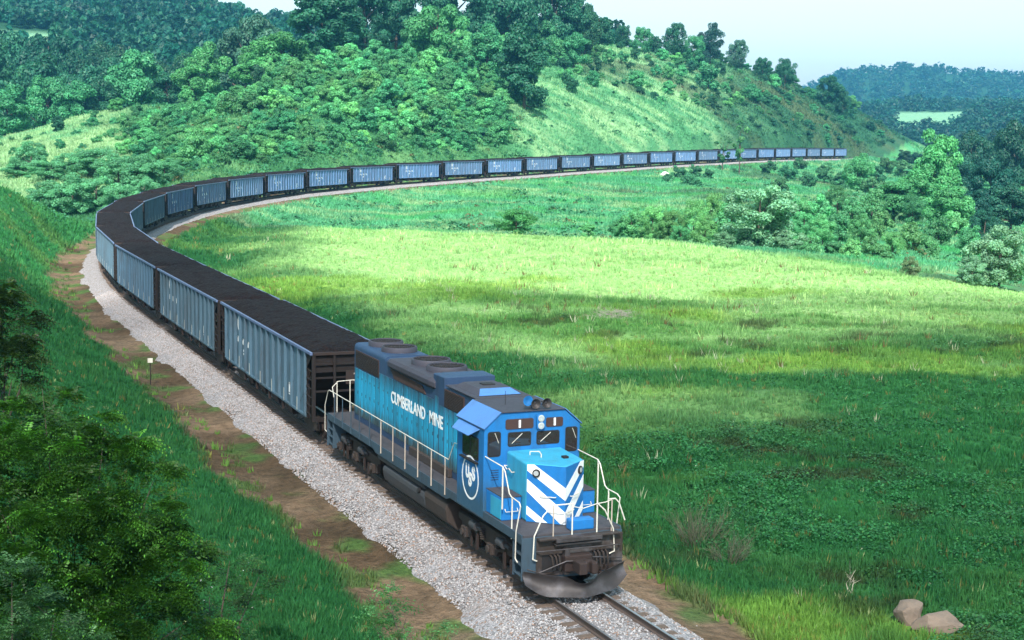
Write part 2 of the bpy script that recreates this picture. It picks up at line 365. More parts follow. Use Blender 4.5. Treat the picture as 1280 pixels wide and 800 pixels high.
# ------------------------------------------------------------------ terrain table: columns of (distance, height)
def vh(u): return 164.3+(u-640)*.0177
def zv(u, D, v): return CZ+(vh(u)-v)*D/FPX
V = lambda v: ('v', v)
COLS = {
 -500: [(15,4.2),(30,3.6),(50,5),(80,7),(130,9),(165,11),(200,6),(230,2),(320,5),(430,14),(480,9),(560,14),(800,70),(1000,105),(1300,110),(2500,60)],
 0: [(15,3.4),(30,2.8),(40,3.3),(50,3.9),(80,3.2),(110,3.2),(140,4.6),(165,V(230)),(190,3.2),(230,0),(300,V(218)),(400,V(176)),(440,V(171)),(480,4),(560,5),(700,30),(800,V(52)),(1000,V(20)),(1300,100),(2500,60)],
 60: [(15,3.2),(30,2.4),(50,2.9),(80,1.6),(110,1.4),(150,1.4),(180,V(256)),(205,.2),(230,-1),(300,V(212)),(410,V(162)),(440,V(158)),(490,6),(560,8),(700,30),(820,V(48)),(1020,V(18)),(1300,100),(2500,60)],
 110: [(15,3),(30,2.0),(50,1.9),(90,-.4),(150,-.4),(195,V(275)),(222,-1.5),(240,-.5),(300,V(205)),(415,V(150)),(440,V(147)),(500,8),(580,10),(700,28),(830,V(50)),(1030,V(20)),(1300,100),(2500,60)],
 180: [(15,2.5),(40,-.8),(170,-.8),(200,0),(230,1),(290,V(212)),(420,V(138)),(445,V(134)),(500,11),(580,13),(700,26),(830,V(68)),(1050,V(16)),(1300,95),(2500,60)],
 250: [(15,.5),(40,-.8),(170,-.8),(205,-.5),(240,1.8),(262,4.5),(340,V(165)),(400,V(130)),(450,19),(520,18),(600,24),(800,V(70)),(1000,V(27)),(1250,80),(2500,60)],
 330: [(15,0),(40,-.8),(130,-.2),(175,0),(215,-1.6),(235,-2.0),(245,-.6),(262,1.5),(290,6),(360,V(120)),(400,25),(480,22),(600,26),(800,V(72)),(1000,V(36)),(1250,75),(2500,60)],
 400: [(15,-.4),(40,-.8),(130,0),(180,.1),(230,-1.6),(255,-2.0),(267,-.6),(285,2),(312,9),(388,V(92)),(430,33),(520,30),(700,40),(1000,V(45)),(1300,70),(2500,50)],
 500: [(15,-.6),(40,-.9),(120,0),(185,.3),(240,-2.5),(282,-2.5),(298,-.2),(315,2),(340,10),(400,V(82)),(450,V(58)),(520,42),(700,44),(1000,60),(2500,40)],
 600: [(15,-.6),(40,-.9),(120,0),(182,V(291)),(215,V(284)),(270,V(262)),(315,V(237)),(328,.4),(347,2.5),(370,9),(425,V(104)),(480,V(66)),(560,44),(700,46),(1000,55),(2500,40)],
 650: [(15,-.6),(40,-.9),(120,0),(178,V(294)),(212,V(287)),(270,V(265)),(328,V(237)),(345,.6),(365,3),(390,V(165)),(432,V(120)),(482,V(80)),(560,V(52)),(700,45),(1000,50),(2500,40)],
 720: [(15,-.6),(40,-.9),(120,0),(173,V(298)),(210,V(290)),(260,V(272)),(320,V(248)),(358,V(226)),(370,1.6),(392,3.5),(418,V(166)),(458,V(118)),(520,V(76)),(580,V(49)),(700,46),(1000,45),(2500,40)],
 800: [(15,-.6),(40,-.9),(120,0),(167,V(305)),(205,V(297)),(265,V(274)),(340,V(245)),(395,V(220)),(408,2),(432,4),(455,V(166)),(505,V(122)),(560,V(82)),(605,V(60)),(720,42),(1000,30),(2500,35)],
 880: [(15,-.6),(40,-.9),(120,0),(161,V(312)),(200,V(302)),(270,V(270)),(350,V(240)),(430,V(217)),(458,2),(480,4),(505,V(167)),(555,V(126)),(612,V(82)),(645,V(67)),(760,36),(1000,15),(2500,35)],
 960: [(15,-.6),(40,-.9),(120,0),(155,V(322)),(190,V(313)),(250,V(282)),(330,V(250)),(420,V(225)),(500,V(209)),(525,2.6),(542,4.4),(565,V(169)),(612,V(138)),(662,V(106)),(692,V(93)),(800,26),(1000,5),(1500,20),(2500,40)],
 1010: [(15,-.6),(40,-.9),(115,0),(151,V(326)),(185,V(319)),(240,V(290)),(320,V(260)),(420,V(232)),(520,V(212)),(568,2.4),(592,4.5),(615,V(173)),(662,V(145)),(712,V(119)),(742,V(110)),(850,20),(1000,2),(1450,24),(1800,45),(2400,40),(3000,V(103)),(3600,130)],
 1060: [(15,-.6),(40,-.9),(110,0),(147,V(331)),(180,V(323)),(235,V(295)),(320,V(262)),(420,V(235)),(540,V(214)),(612,2.4),(640,4.2),(672,4.4),(704,V(178)),(742,V(154)),(780,V(131)),(880,12),(1000,-2),(1400,20),(1800,45),(2400,40),(3050,V(93)),(3600,130)],
 1110: [(15,-.6),(40,-.9),(110,0),(143,V(336)),(178,V(328)),(235,V(298)),(320,V(265)),(420,V(238)),(560,V(216)),(640,2),(690,4),(735,4.2),(768,V(182)),(802,V(163)),(835,V(155)),(920,5),(1050,-4),(1400,20),(1700,V(135)),(2400,40),(3100,V(90)),(3600,130)],
 1145: [(15,-.6),(40,-.9),(105,0),(140,V(340)),(176,V(333)),(235,V(300)),(320,V(268)),(420,V(240)),(560,V(220)),(700,2),(760,3),(805,V(186)),(835,V(177)),(920,0),(1050,-5),(1400,20),(1700,V(135)),(2400,40),(3100,V(91)),(3600,130)],
 1180: [(15,-.6),(40,-.9),(105,-.1),(137,V(344)),(174,V(337)),(232,V(306)),(320,V(275)),(420,V(246)),(560,V(225)),(700,V(210)),(900,V(199)),(1100,-4),(1400,V(162)),(1700,V(136)),(2400,40),(3100,V(96)),(3600,130)],
 1280: [(15,-.6),(40,-.9),(100,-.2),(129,V(362)),(168,V(354)),(225,V(318)),(320,V(285)),(420,V(255)),(560,V(230)),(700,V(214)),(900,V(200)),(1050,5),(1250,V(150)),(1600,V(138)),(2400,40),(3200,V(105)),(3700,120)],
 1700: [(15,-.6),(40,-.9),(90,-.3),(115,-1),(160,-4),(330,-5),(700,-4),(900,-3),(1050,5),(1250,30),(1600,35),(2400,40),(3200,120),(3700,120)],
}
LN = np.linspace(math.log(8), math.log(4200), 420)
UU = np.linspace(-500, 1700, 441)
_rows = []
_cu = sorted(COLS)
for u in _cu:
    P = [(D, zv(u, D, z[1]) if isinstance(z, tuple) else z) for D, z in COLS[u]]
    r = np.interp(LN, [math.log(p[0]) for p in P], [p[1] for p in P])
    k = np.array([1, 2, 3, 2, 1.])/9
    rp = np.pad(r, 2, 'edge'); r = .5*r+.5*np.convolve(rp, k, 'valid')
    _rows.append(r)
_rows = np.array(_rows)
ZT = np.stack([np.interp(UU, _cu, _rows[:, j]) for j in range(len(LN))], 1)
_fw = sst(420, 560, np.exp(LN))[None]
for _ in range(24):
    zp = np.pad(ZT, ((2, 2), (0, 0)), 'edge'); ZS = (zp[:-4]+2*zp[1:-3]+3*zp[2:-2]+2*zp[3:-1]+zp[4:])/9; ZT = ZS if _ < 5 else ZT*(1-_fw)+ZS*_fw
def uD(x, y):
    dx = x-CX; dy = y-CY; D = np.hypot(dx, dy)
    az = np.arctan2(dy, dx)-YAW; az = (az+math.pi) % (2*math.pi)-math.pi
    u = np.where(np.abs(az) < 1.2, 640-FPX*np.tan(np.clip(az, -1.2, 1.2)), np.where(az > 0, -9000., 9000.))
    return u, D
def table(u, D):
    iu = (np.clip(u, -500, 1700)+500)/5; il = (np.log(np.clip(D, 8, 4199))-LN[0])/(LN[1]-LN[0])
    a = np.clip(np.floor(iu).astype(int), 0, len(UU)-2); b = np.clip(np.floor(il).astype(int), 0, len(LN)-2)
    fa = iu-a; fb = il-b
    return (ZT[a, b]*(1-fb)+ZT[a, b+1]*fb)*(1-fa)+(ZT[a+1, b]*(1-fb)+ZT[a+1, b+1]*fb)*fa
def corridor(s, d, zt):
    """height of the formation beside the line"""
    a = np.abs(d)
    base = zt-.62-.25*sst(1.8, 4, a)
    out = np.interp(d, [-60, -30, -14, -6, -4.6, 0, 4.6, 6, 8, 12, 18, 30], [0, 0, -.25, -.15, 0, 0, 0, .35, 1.2, 3.1, 5.2, 6.5])
    near = 1-sst(180, 260, s)
    far = np.interp(d, [-40, -20, -9, -5, 0, 5, 8, 20], [-9, -5.2, -1.8, 0, 0, 0, 1.0, 7])
    return base+out*near+far*(1-near)
def ground(x, y, sd=None, rough=True):
    sh = np.shape(x); x = np.asarray(x, float).ravel(); y = np.asarray(y, float).ravel()
    s, d, zt = track_sd(x, y) if sd is None else sd
    u, D = uD(x, y)
    z = table(u, D)
    near = 1-sst(180, 260, s)
    half = np.where(d > 0, 13*near+9*(1-near), 16*near+11*(1-near))
    w = (1-sst(5.0, half, np.abs(d)))*(1-sst(770, 830, s))
    z = z*(1-w)+corridor(s, d, zt)*w
    if rough:
        amp = sst(4.6, 9, np.abs(d))
        z = z+amp*((fbm(x, y, 6, 3)-.5)*.7+(fbm(x, y, 45, 5)-.5)*np.clip(D/70, .8, 5)+(fbm(x, y, 1.3, 11, 2)-.5)*.28*(D < 200))
    return z.reshape(sh)

# ------------------------------------------------------------------ what grows where (ground colours, linear)
LUSH = np.array([.023, .122, .038]); MID = np.array([.075, .19, .048]); HAY = np.array([.30, .50, .20])
BANK = np.array([.075, .29, .145]); UNDER = np.array([.050, .18, .075]); HILL = np.array([.13, .29, .12])
PALE = np.array([.24, .40, .20]); WOOD = np.array([.018, .07, .035]); DIRT = np.array([.205, .148, .108]); BROWN = np.array([.090, .063, .042])
def lerp(a, b, t): return a*(1-t[:, None])+b*t[:, None]
def crest_D(u): return np.interp(u, [300, 450, 600, 800, 1000, 1200, 1280, 1700], [205, 200, 182, 167, 151, 135, 129, 115])
def cover(x, y, s, d, u, D):
    n = len(x)
    # streak noise: long across the view, short along it
    a = (x-CX)*rt0[0]+(y-CY)*rt0[1]; b = (x-CX)*fw[0]+(y-CY)*fw[1]
    st = fbm(a/3.2, b, 3.5, 21, 4); st2 = fbm(a/2.2, b, 14, 31, 4); n1 = fbm(x, y, 9, 41, 5); n2 = fbm(x, y, 30, 51, 4); n3 = fbm(x, y, 2.2, 61, 3)
    c = np.tile(LUSH, (n, 1)).astype(float)
    inner = d < 0
    c = lerp(c, MID, np.clip(sst(.45, .75, n1)*.8+.25*n3-.1, 0, 1))
    # meadow
    cd = crest_D(u)
    t = sst(58, 108, D+(n2-.5)*75+(st2-.5)*55)*inner*sst(9, 24, -d+(n1-.5)*14)
    mh = lerp(np.tile(MID*1.35, (n, 1)), np.tile(HAY, (n, 1)), sst(.30, .58, st*.5+st2*.5+.10*sst(100, 150, D)))
    c = lerp(c, mh, t*.96)
    c = lerp(c, np.tile(BROWN*.42, (n, 1)), sst(.58, .74, fbm(x, y, 3.2, 111, 4))*.6*(D < 110)*inner)
    c = lerp(c, np.tile(MID*np.array([2.3, 1.7, 1.1]), (n, 1)), sst(.52, .68, fbm(x, y, 12, 113, 4))*.75*(D < 130)*inner)
    patch = sst(.60, .68, fbm(a/2.6, b, 11, 77, 3))*(inner & (D < 120))
    c = lerp(c, np.tile(LUSH*1.2, (n, 1)), patch*.8)
    # beyond the crest: valley and embankment
    t = sst(0, 10, D-cd-6)*inner*(s > 170)
    emb = lerp(np.tile(BANK, (n, 1)), np.tile(PALE*.9, (n, 1)), sst(.46, .70, st)*.85)
    emb = lerp(emb, np.tile(BROWN*np.array([.8, 1.1, 1]), (n, 1)), sst(.6, .72, n2)*.5)
    emb = lerp(emb, np.tile(LUSH*2.4, (n, 1)), sst(.5, .72, n1)*.7)
    c = lerp(c, emb, t)
    # outer side beyond the line
    o = ((d > 0) & (D > 165)).astype(float)
    hl = lerp(np.tile(UNDER, (n, 1)), np.tile(HILL*.9, (n, 1)), sst(.50, .66, n1)*.7)
    c = lerp(c, hl, o)
    r = o*sst(600, 660, u+(n2-.5)*60)
    hg = lerp(np.tile(HILL*np.array([.55, .85, .95]), (n, 1)), np.tile(np.array([.22, .41, .21]), (n, 1)), sst(.42, .66, st))
    hg = lerp(hg, np.tile(BANK*.8, (n, 1)), sst(.5, .68, st2)*.65)
    hg = lerp(hg, np.tile(BROWN, (n, 1)), sst(.58, .72, n2)*.5)
    dk = lerp(np.tile(np.array([.028, .105, .055]), (n, 1)), np.tile(np.array([.085, .115, .055]), (n, 1)), sst(.45, .7, st2)*.7)  # cloud shade on the right spur put into the ground colour
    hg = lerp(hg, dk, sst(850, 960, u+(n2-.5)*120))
    c = lerp(c, hg, r)
    # pale sheep-cropped slope at the left
    t = (d > 0)*(D > 255)*(D < 470)*(1-sst(120, 190, u+(n2-.5)*60)); c = lerp(c, lerp(np.tile(PALE, (n, 1)), np.tile(BANK, (n, 1)), sst(.5, .7, n1)*.6), t*1.0)
    # sunny hillock beside the curve
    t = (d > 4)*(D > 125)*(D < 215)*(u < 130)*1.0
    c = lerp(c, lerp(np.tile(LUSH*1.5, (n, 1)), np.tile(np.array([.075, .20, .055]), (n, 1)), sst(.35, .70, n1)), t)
    # woods and fields far away
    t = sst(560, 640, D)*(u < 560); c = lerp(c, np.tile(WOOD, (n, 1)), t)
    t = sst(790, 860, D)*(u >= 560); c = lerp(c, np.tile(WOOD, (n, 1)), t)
    fld = ((u > 1110)*(u < 1192)*(D > 1400)*(D < 1600)+(u > 1185)*(D > 1790)*(D < 1940)+(u < 80)*(D > 770)*(D < 835)) > 0
    c = lerp(c, np.tile(np.array([.17, .36, .23]), (n, 1)), fld*1.0)
    # bare strip beside the ballast
    eo = 5.6+1.9*(fbm(x, y, 5, 91, 4)-.5)+.5*(n3-.5); ei = 4.45+1.6*(fbm(x, y, 5, 93, 4)-.5)+.5*(n3-.5)
    edge = np.where(d > 0, eo, ei)
    t = (1-sst(-.25, .3, np.abs(d)-edge))*(1-sst(715, 735, s))
    dc = lerp(np.tile(DIRT, (n, 1)), np.tile(BROWN, (n, 1)), np.clip(sst(.36, .60, n1)+.8*(n3-.5), 0, 1))
    dc = lerp(dc, np.tile(MID*.8, (n, 1)), sst(.52, .66, fbm(x, y, 1.8, 97, 4))*.75)
    c = lerp(c, dc, t)
    return np.clip(c, .004, .8)

# one sheet to the horizon, rings round the viewpoint so that near ground is fine
_az = np.concatenate([np.linspace(-180, -40, 50, endpoint=False), np.linspace(-40, -23, 50, endpoint=False), np.linspace(-23, 23, 560, endpoint=False), np.linspace(23, 40, 50, endpoint=False), np.linspace(40, 180, 50, endpoint=False)])
_rr = np.exp(np.concatenate([np.linspace(math.log(3), math.log(15), 12, endpoint=False), np.linspace(math.log(15), math.log(700), 330, endpoint=False), np.linspace(math.log(700), math.log(4100), 70), [math.log(4180)]]))
A_, R_ = np.meshgrid(R(1)*_az+YAW, _rr)
gx = (CX+R_*np.cos(A_)); gy = (CY+R_*np.sin(A_))
sd = track_sd(gx, gy)
gz = ground(gx.ravel(), gy.ravel(), sd)
gz = gz.reshape(gx.shape); gz[-1] = gz[-2]-40
nr, na = gx.shape
u_, D_ = uD(gx.ravel(), gy.ravel())
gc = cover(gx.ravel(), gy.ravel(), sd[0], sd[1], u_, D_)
STRIP0, STRIP1, STRIPD = 60.0, 330.0, 12.0        # fine strip along the line, arc length and half width
ins = ((sd[0] > STRIP0+1) & (sd[0] < STRIP1-1) & (np.abs(sd[1]) < STRIPD-.6)).reshape(gx.shape)
gz = np.where(ins, gz-.45, gz)
i0 = np.arange(nr-1)[:, None]*na; j0 = np.arange(na)[None, :]; j1 = (j0+1) % na
F = np.stack([i0+j0, i0+na+j0, i0+na+j1, i0+j1], -1).reshape(-1, 4)[:, ::-1]
# close the middle
ctr = len(gx.ravel()); Vv = np.concatenate([np.stack([gx, gy, gz], -1).reshape(-1, 3)])
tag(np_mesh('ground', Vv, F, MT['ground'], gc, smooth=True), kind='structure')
# fine ground beside the line
ss_ = np.arange(STRIP0, STRIP1, .38); dd_ = np.concatenate([np.linspace(-STRIPD, -6.4, 16, endpoint=False), np.linspace(-6.4, -2.4, 20, endpoint=False), np.linspace(-2.4, 2.4, 4, endpoint=False), np.linspace(2.4, 7, 24, endpoint=False), np.linspace(7, STRIPD, 15)])
Sg, Dg = np.meshgrid(ss_, dd_, indexing='ij')
pts = at_s(Sg.ravel(), 0); nx = np.interp(Sg.ravel(), SS, TN[:, 0]); ny = np.interp(Sg.ravel(), SS, TN[:, 1])
px = pts[:, 0]+nx*Dg.ravel(); py = pts[:, 1]+ny*Dg.ravel()
sdd = (Sg.ravel(), Dg.ravel(), pts[:, 2])
pz = ground(px, py, sdd)-.7*sst(STRIPD-1.2, STRIPD, np.abs(Dg.ravel()))
pz += (fbm(px, py, .5, 13, 3)-.5)*.10
u2, D2 = uD(px, py); pc = cover(px, py, sdd[0], sdd[1], u2, D2)
n1_, n2_ = Sg.shape; i0 = np.arange(n1_-1)[:, None]*n2_; j0 = np.arange(n2_-1)[None, :]
F = np.stack([i0+j0, i0+n2_+j0, i0+n2_+j0+1, i0+j0+1], -1).reshape(-1, 4)
tag(np_mesh('trackside_ground', np.stack([px, py, pz], -1), F, MT['ground'], pc, smooth=True), kind='structure')

# ------------------------------------------------------------------ ballast bed
def bed(s0, s1, ds, dprof):
    s = np.arange(s0, s1, ds); n = len(s); m = len(dprof)
    Sg, K = np.meshgrid(s, np.arange(m), indexing='ij')
    d0 = np.array([p[0] for p in dprof])[K]; z0 = np.array([p[1] for p in dprof])[K]
    side = np.where(d0 > 0, 1., -1.); e = sst(1.9, 3.3, np.abs(d0))
    wob = (fbm(Sg+300*(d0 > 0), d0*0, 2.2, 5, 4)-.5)*1.1*e
    far = sst(220, 300, Sg)
    d = d0+side*wob*(1-.3*far)
    p = at_s(Sg.ravel(), 0); nx = np.interp(Sg.ravel(), SS, TN[:, 0]); ny = np.interp(Sg.ravel(), SS, TN[:, 1])
    x = p[:, 0]+nx*d.ravel(); y = p[:, 1]+ny*d.ravel()
    z = p[:, 2]+z0.ravel()+(fbm(x, y, .35, 7, 3)-.5)*.11*np.where(np.abs(d0.ravel()) < .3, .6, 1)+(fbm(x, y, 2.5, 9, 3)-.5)*.12*e.ravel()
    g = np.exp(-((np.abs(d.ravel())-.75)/.42)**2)*.55+np.exp(-(d.ravel()/.9)**2)*.10
    g = g*(.5+fbm(x, y, 1.2, 15, 4))*np.where(p[:, 0] < 21, 1.5, .55)
    i0 = np.arange(n-1)[:, None]*m; j0 = np.arange(m-1)[None, :]
    F = np.stack([i0+j0, i0+m+j0, i0+m+j0+1, i0+j0+1], -1).reshape(-1, 4)
    return np.stack([x, y, z], -1), F, np.repeat(np.clip(g, 0, 1)[:, None], 3, 1)
prof = [(-2.85, -1.05), (-2.6, -.80), (-2.3, -.62), (-2.0, -.42), (-1.7, -.27), (-1.35, -.235), (-.95, -.215), (-.6, -.165), (-.2, -.16), (.2, -.16), (.6, -.165), (.95, -.215), (1.35, -.235), (1.75, -.27), (2.05, -.40), (2.35, -.52), (2.6, -.63), (2.82, -.74), (3.0, -.88), (3.2, -1.15)]
Vb, Fb, Cb = bed(62, 330, .3, prof); Vb2, Fb2, Cb2 = bed(329.5, SS[-1]-2, 1.5, prof)
tag(np_mesh('ballast_bed', np.vstack([Vb, Vb2]), np.vstack([Fb, Fb2+len(Vb)]), MT['ballast'], np.vstack([Cb, Cb2]), smooth=True), kind='structure')
# loose stones on the nearer part of the bed
ns = 80000
s = 78+ (RNG.random(ns)**1.0)*95; d = np.where(RNG.random(ns) < .72, 1.15+RNG.random(ns)*1.62, -1.0-RNG.random(ns)*2.0)
mid = RNG.random(ns) < .2; d = np.where(mid, (RNG.random(ns)-.5)*1.2, d)
Pz = np.interp(d, [p[0] for p in prof], [p[1] for p in prof])+RNG.random(ns)*.02
P = at_s(s, 0); nx = np.interp(s, SS, TN[:, 0]); ny = np.interp(s, SS, TN[:, 1]); P[:, 0] += nx*d; P[:, 1] += ny*d; P[:, 2] += np.maximum(Pz, -.80)
oc = np.array([[1,0,0],[-1,0,0],[0,1,0],[0,-1,0],[0,0,1],[0,0,-1]], float); of = np.array([[0,2,4],[2,1,4],[1,3,4],[3,0,4],[2,0,5],[1,2,5],[3,1,5],[0,3,5]])
sz = .022+.028*RNG.random(ns)**1.5
ang = RNG.random(ns)*6.28; jit = 1+.45*(RNG.random((ns, 6, 3))-.5)
O = oc[None]*jit*sz[:, None, None]*np.array([1.2, .9, .75]); ca, sa = np.cos(ang)[:, None], np.sin(ang)[:, None]
O = np.stack([O[..., 0]*ca-O[..., 1]*sa, O[..., 0]*sa+O[..., 1]*ca, O[..., 2]], -1)
Vs = (P[:, None]+O).reshape(-1, 3); Fs = (of[None]+6*np.arange(ns)[:, None, None]).reshape(-1, 3)
val = .17+.24*RNG.random(ns)**.9; tint = np.stack([val*1.01, val*.97, val*.98], 1); br = RNG.random(ns) < .10; tint[br] = np.array([.30, .20, .15])*(.6+.6*RNG.random(br.sum()))[:, None]
tag(np_mesh('ballast_stones', Vs, Fs, MT['stone'], np.repeat(tint, 6, 0), nper=3), kind='stuff')

# ------------------------------------------------------------------ rails and ties
trk = empty('railway_track', (0, 0, -.2)); tag(trk, 'single railway track of brown steel rails on timber ties in grey ballast', 'railway track')
def railmesh(off):
    sec = [(-.07, -.178), (.07, -.178), (.07, -.165), (.012, -.14), (.012, -.045), (.036, -.032), (.036, 0), (-.036, 0), (-.036, -.032), (-.012, -.045), (-.012, -.14), (-.07, -.165)]
    s = np.concatenate([np.arange(60, 180, 2.), np.arange(180, SS[-1]-3, 3.)])
    b = MB(); n = len(sec); vs = []; 
    p = at_s(s, 0); nx = np.interp(s, SS, TN[:, 0]); ny = np.interp(s, SS, TN[:, 1])
    for i in range(len(s)):
        for q, zz in sec: vs.append((p[i, 0]+nx[i]*(off+q), p[i, 1]+ny[i]*(off+q), p[i, 2]+zz))
    fs = [(i*n+k, i*n+(k+1) % n, (i+1)*n+(k+1) % n, (i+1)*n+k) for i in range(len(s)-1) for k in range(n)]
    b.add(vs, fs); o = b.build('rail', MT['rail'], trk, (0, 0, -.2)); o.data.materials.append(MT['railtop'])
    for j, f in enumerate(o.data.polygons):
        if j % n == 6: f.material_index = 1
    return o
railmesh(.7535); railmesh(-.7535)
tb = MB(); tb.box(-.115, .115, -1.3, 1.3, -.178, 0); proto = None
s = 63.0; k = 0; far_ties = MB()
while s < 330:
    p = at_s(s); i = int(s); a = math.atan2(TT[i, 1], TT[i, 0])+R(random.uniform(-1.2, 1.2))
    if 72 < s < 122.2 or (118 < s < 128):
        if proto is None:
            proto = tb.build('tie', MT['tie'], trk, bevel=.012); o = proto
        else:
            o = proto.copy(); link(o, trk)
        o.location = (p[0]+random.uniform(-.02, .02), p[1]+random.uniform(-.05, .05), p[2]-.186+.2+random.uniform(-.012, .012)); o.rotation_euler = (0, 0, a)
    else:
        M2 = Matrix.Translation(Vector(p)+Vector((0, random.uniform(-.05, .05), .014+random.uniform(-.012, .012)))) @ Matrix.Rotation(a, 4, "Z")
        q = MB().box(-.115, .115, -1.3, 1.3, -.178, 0); far_ties.add([M2 @ Vector(v) for v in q.v], q.f)
    s += .53
tag(far_ties.build('tie', MT['tie'], trk), kind='stuff')
# ------------------------------------------------------------------ rays on to the terrain
def hit(u, v, dmin=10, dmax=3500):
    d = ray(u, v); h = math.hypot(d[0], d[1])
    Ds = np.exp(np.linspace(math.log(dmin), math.log(dmax), 700)); P = CAM[None]+d[None]*(Ds/h)[:, None]
    g = ground(P[:, 0], P[:, 1], rough=False)
    i = np.argmax(P[:, 2] < g)
    if not (P[:, 2] < g).any(): return None
    return P[i, 0], P[i, 1], g[i], Ds[i]
def at_uD(u, D):
    d = ray(u, 300); h = math.hypot(d[0], d[1]); x = CX+d[0]/h*D; y = CY+d[1]/h*D
    return x, y, float(ground(np.array([x]), np.array([y]))[0])

# ------------------------------------------------------------------ grass
def blades(x, y, z, h, wd, nb, col, rng, lean=.45, spread=.5):
    n = len(x)
    a = rng.random((n, nb))*6.283; rr = rng.random((n, nb))*spread
    bx = x[:, None]+np.cos(a)*rr*h[:, None]*1.2; by = y[:, None]+np.sin(a)*rr*h[:, None]*1.2
    t = rng.random((n, nb))*6.283; hh = h[:, None]*(.55+.6*rng.random((n, nb))); ww = wd[:, None]*(.7+.6*rng.random((n, nb)))
    lx = np.cos(a+rng.normal(0, .8, (n, nb)))*hh*lean*(.3+rng.random((n, nb))); ly = np.sin(a+rng.normal(0, .8, (n, nb)))*hh*lean*(.3+rng.random((n, nb)))
    zz = np.broadcast_to(z[:, None], bx.shape)
    v0 = np.stack([bx-np.cos(t)*ww, by-np.sin(t)*ww, zz-.05], -1); v1 = np.stack([bx+np.cos(t)*ww, by+np.sin(t)*ww, zz-.05], -1)
    v2 = np.stack([bx+lx+np.cos(t)*ww*.5, by+ly+np.sin(t)*ww*.5, zz+hh], -1)
    V = np.stack([v0, v1, v2], 2).reshape(-1, 3)
    F = np.arange(len(V)).reshape(-1, 3)
    bc = col[:, None]*(.75+.5*rng.random((n, nb, 1)))
    C = np.repeat(bc.reshape(-1, 3), 3, 0)
    return V, F, C
def scatter_grass(n, umin, umax, Dmin, Dmax, rng):
    a = np.arctan((640-(umin+(umax-umin)*rng.random(n)+rng.normal(0, 140, n)))/FPX)+YAW; D = np.exp(math.log(Dmin)+(math.log(Dmax)-math.log(Dmin))*rng.random(n))
    return CX+D*np.cos(a), CY+D*np.sin(a)
rg = np.random.default_rng(3); ROCKS = [at_uD(1160, 42.9), at_uD(1196, 41.9)]
x, y = scatter_grass(185000, -250, 1640, 17, 215, rg)
s, d, zt = track_sd(x, y); u, D = uD(x, y)
edge = np.where(d > 0, 5.7, 4.45)+1.9*(fbm(x, y, 5, 91, 4)-.5)
keep = (np.abs(d) > edge-.15) & ~((d < 0) & (D > crest_D(u)+22) & (s > 170)) & ~((d > 0) & (D > 175))
rk_ = np.minimum(np.hypot(x-ROCKS[0][0], y-ROCKS[0][1]), np.hypot(x-ROCKS[1][0], y-ROCKS[1][1])); keep &= rk_ > .75
keep |= (np.abs(d) > 3.9) & (np.abs(d) <= edge) & (rg.random(len(x)) < .05+.5*sst(.52, .66, fbm(x, y, 1.8, 97, 4)))
x, y, s, d, zt, u, D = [q[keep] for q in (x, y, s, d, zt, u, D)]
z = ground(x, y, (s, d, zt)); c = cover(x, y, s, d, u, D)
c = np.where((c[:, 0] > c[:, 1])[:, None], MID[None]*np.array([1.5, 1.2, 1]), c)
cl = fbm(x, y, 1.8, 71, 3); hay = sst(.12, .25, c[:, 0])
h = (.15+.0011*D)*(.6+.9*cl)*(1-.35*hay)*(1-.25*(d > 0))+.06*(np.abs(d) < 9); h *= np.where(cl > .62, 1.35, 1)
wd = .016+.00034*D
brown = (rg.random(len(x)) < .03); c[brown] = c[brown]*.5+np.array([.13, .085, .03])
c = c*(.8+.4*fbm(x, y, .9, 73, 2))[:, None]
pale = rg.random(len(x)) < .004; c[pale] = np.array([.26, .32, .15])
Vg, Fg, Cg = blades(x, y, z, h, wd, 8, c, rg)
tag(np_mesh('grass', Vg, Fg, MT['grass'], Cg, nper=3), kind='stuff')
# taller weeds and seeding stems standing in loose drifts over the meadow
x, y = scatter_grass(16000, -100, 1440, 26, 190, rg); s, d, zt = track_sd(x, y); u, D = uD(x, y)
dr = fbm(x, y, 6, 121, 4)*.6+fbm(x, y, 22, 123, 3)*.4
keep = (d < -6.5) & (dr > .50) & (D < crest_D(u)+6); x, y, s, d, zt, u, D = [q[keep] for q in (x, y, s, d, zt, u, D)]
z = ground(x, y, (s, d, zt)); c = cover(x, y, s, d, u, D); k = rg.random(len(x)); kind = fbm(x, y, 4, 125, 2)
c = np.where((kind > .55)[:, None], c*np.array([1.5, 1.25, 1.3]), c*np.array([.75, .8, .75])); pl = k < .05; c[pl] = np.array([.38, .40, .28]); br = (k > .93); c[br] = np.array([.16, .11, .05])
Vw, Fw, Cw = blades(x, y, z, (.38+.0012*D)*(.7+.7*rg.random(len(x))), .010+.00028*D, 7, c, rg, lean=.5, spread=.35)
tag(np_mesh('meadow_weeds', Vw, Fw, MT['grass'], Cw, nper=3), kind='stuff')
# low leafy ground cover (clover and vine) in the lush places
x, y = scatter_grass(48000, -160, 1600, 20, 120, rg)
s, d, zt = track_sd(x, y); u, D = uD(x, y)
cn = fbm(x, y, 7, 81, 4)
rk_ = np.minimum(np.hypot(x-ROCKS[0][0], y-ROCKS[0][1]), np.hypot(x-ROCKS[1][0], y-ROCKS[1][1])); keep = (rk_ > .9) & (d < -6.2) & (cn > .40) & ((D < 70) | (rg.random(len(x)) < .25))
cg_ = cover(x, y, s, d, u, D); keep &= (cg_[:, 0] < .07) & (cg_[:, 0] < cg_[:, 1]*.6)
x, y, s, d, zt, D, cg_ = [q[keep] for q in (x, y, s, d, zt, D, cg_)]
z = ground(x, y, (s, d, zt)); n = len(x); nb = 12
hb = (.16+.40*sst(.40, .75, fbm(x, y, 1.7, 83, 3)))*(.5+.8*sst(.40, .62, fbm(x, y, 7, 81, 4)))
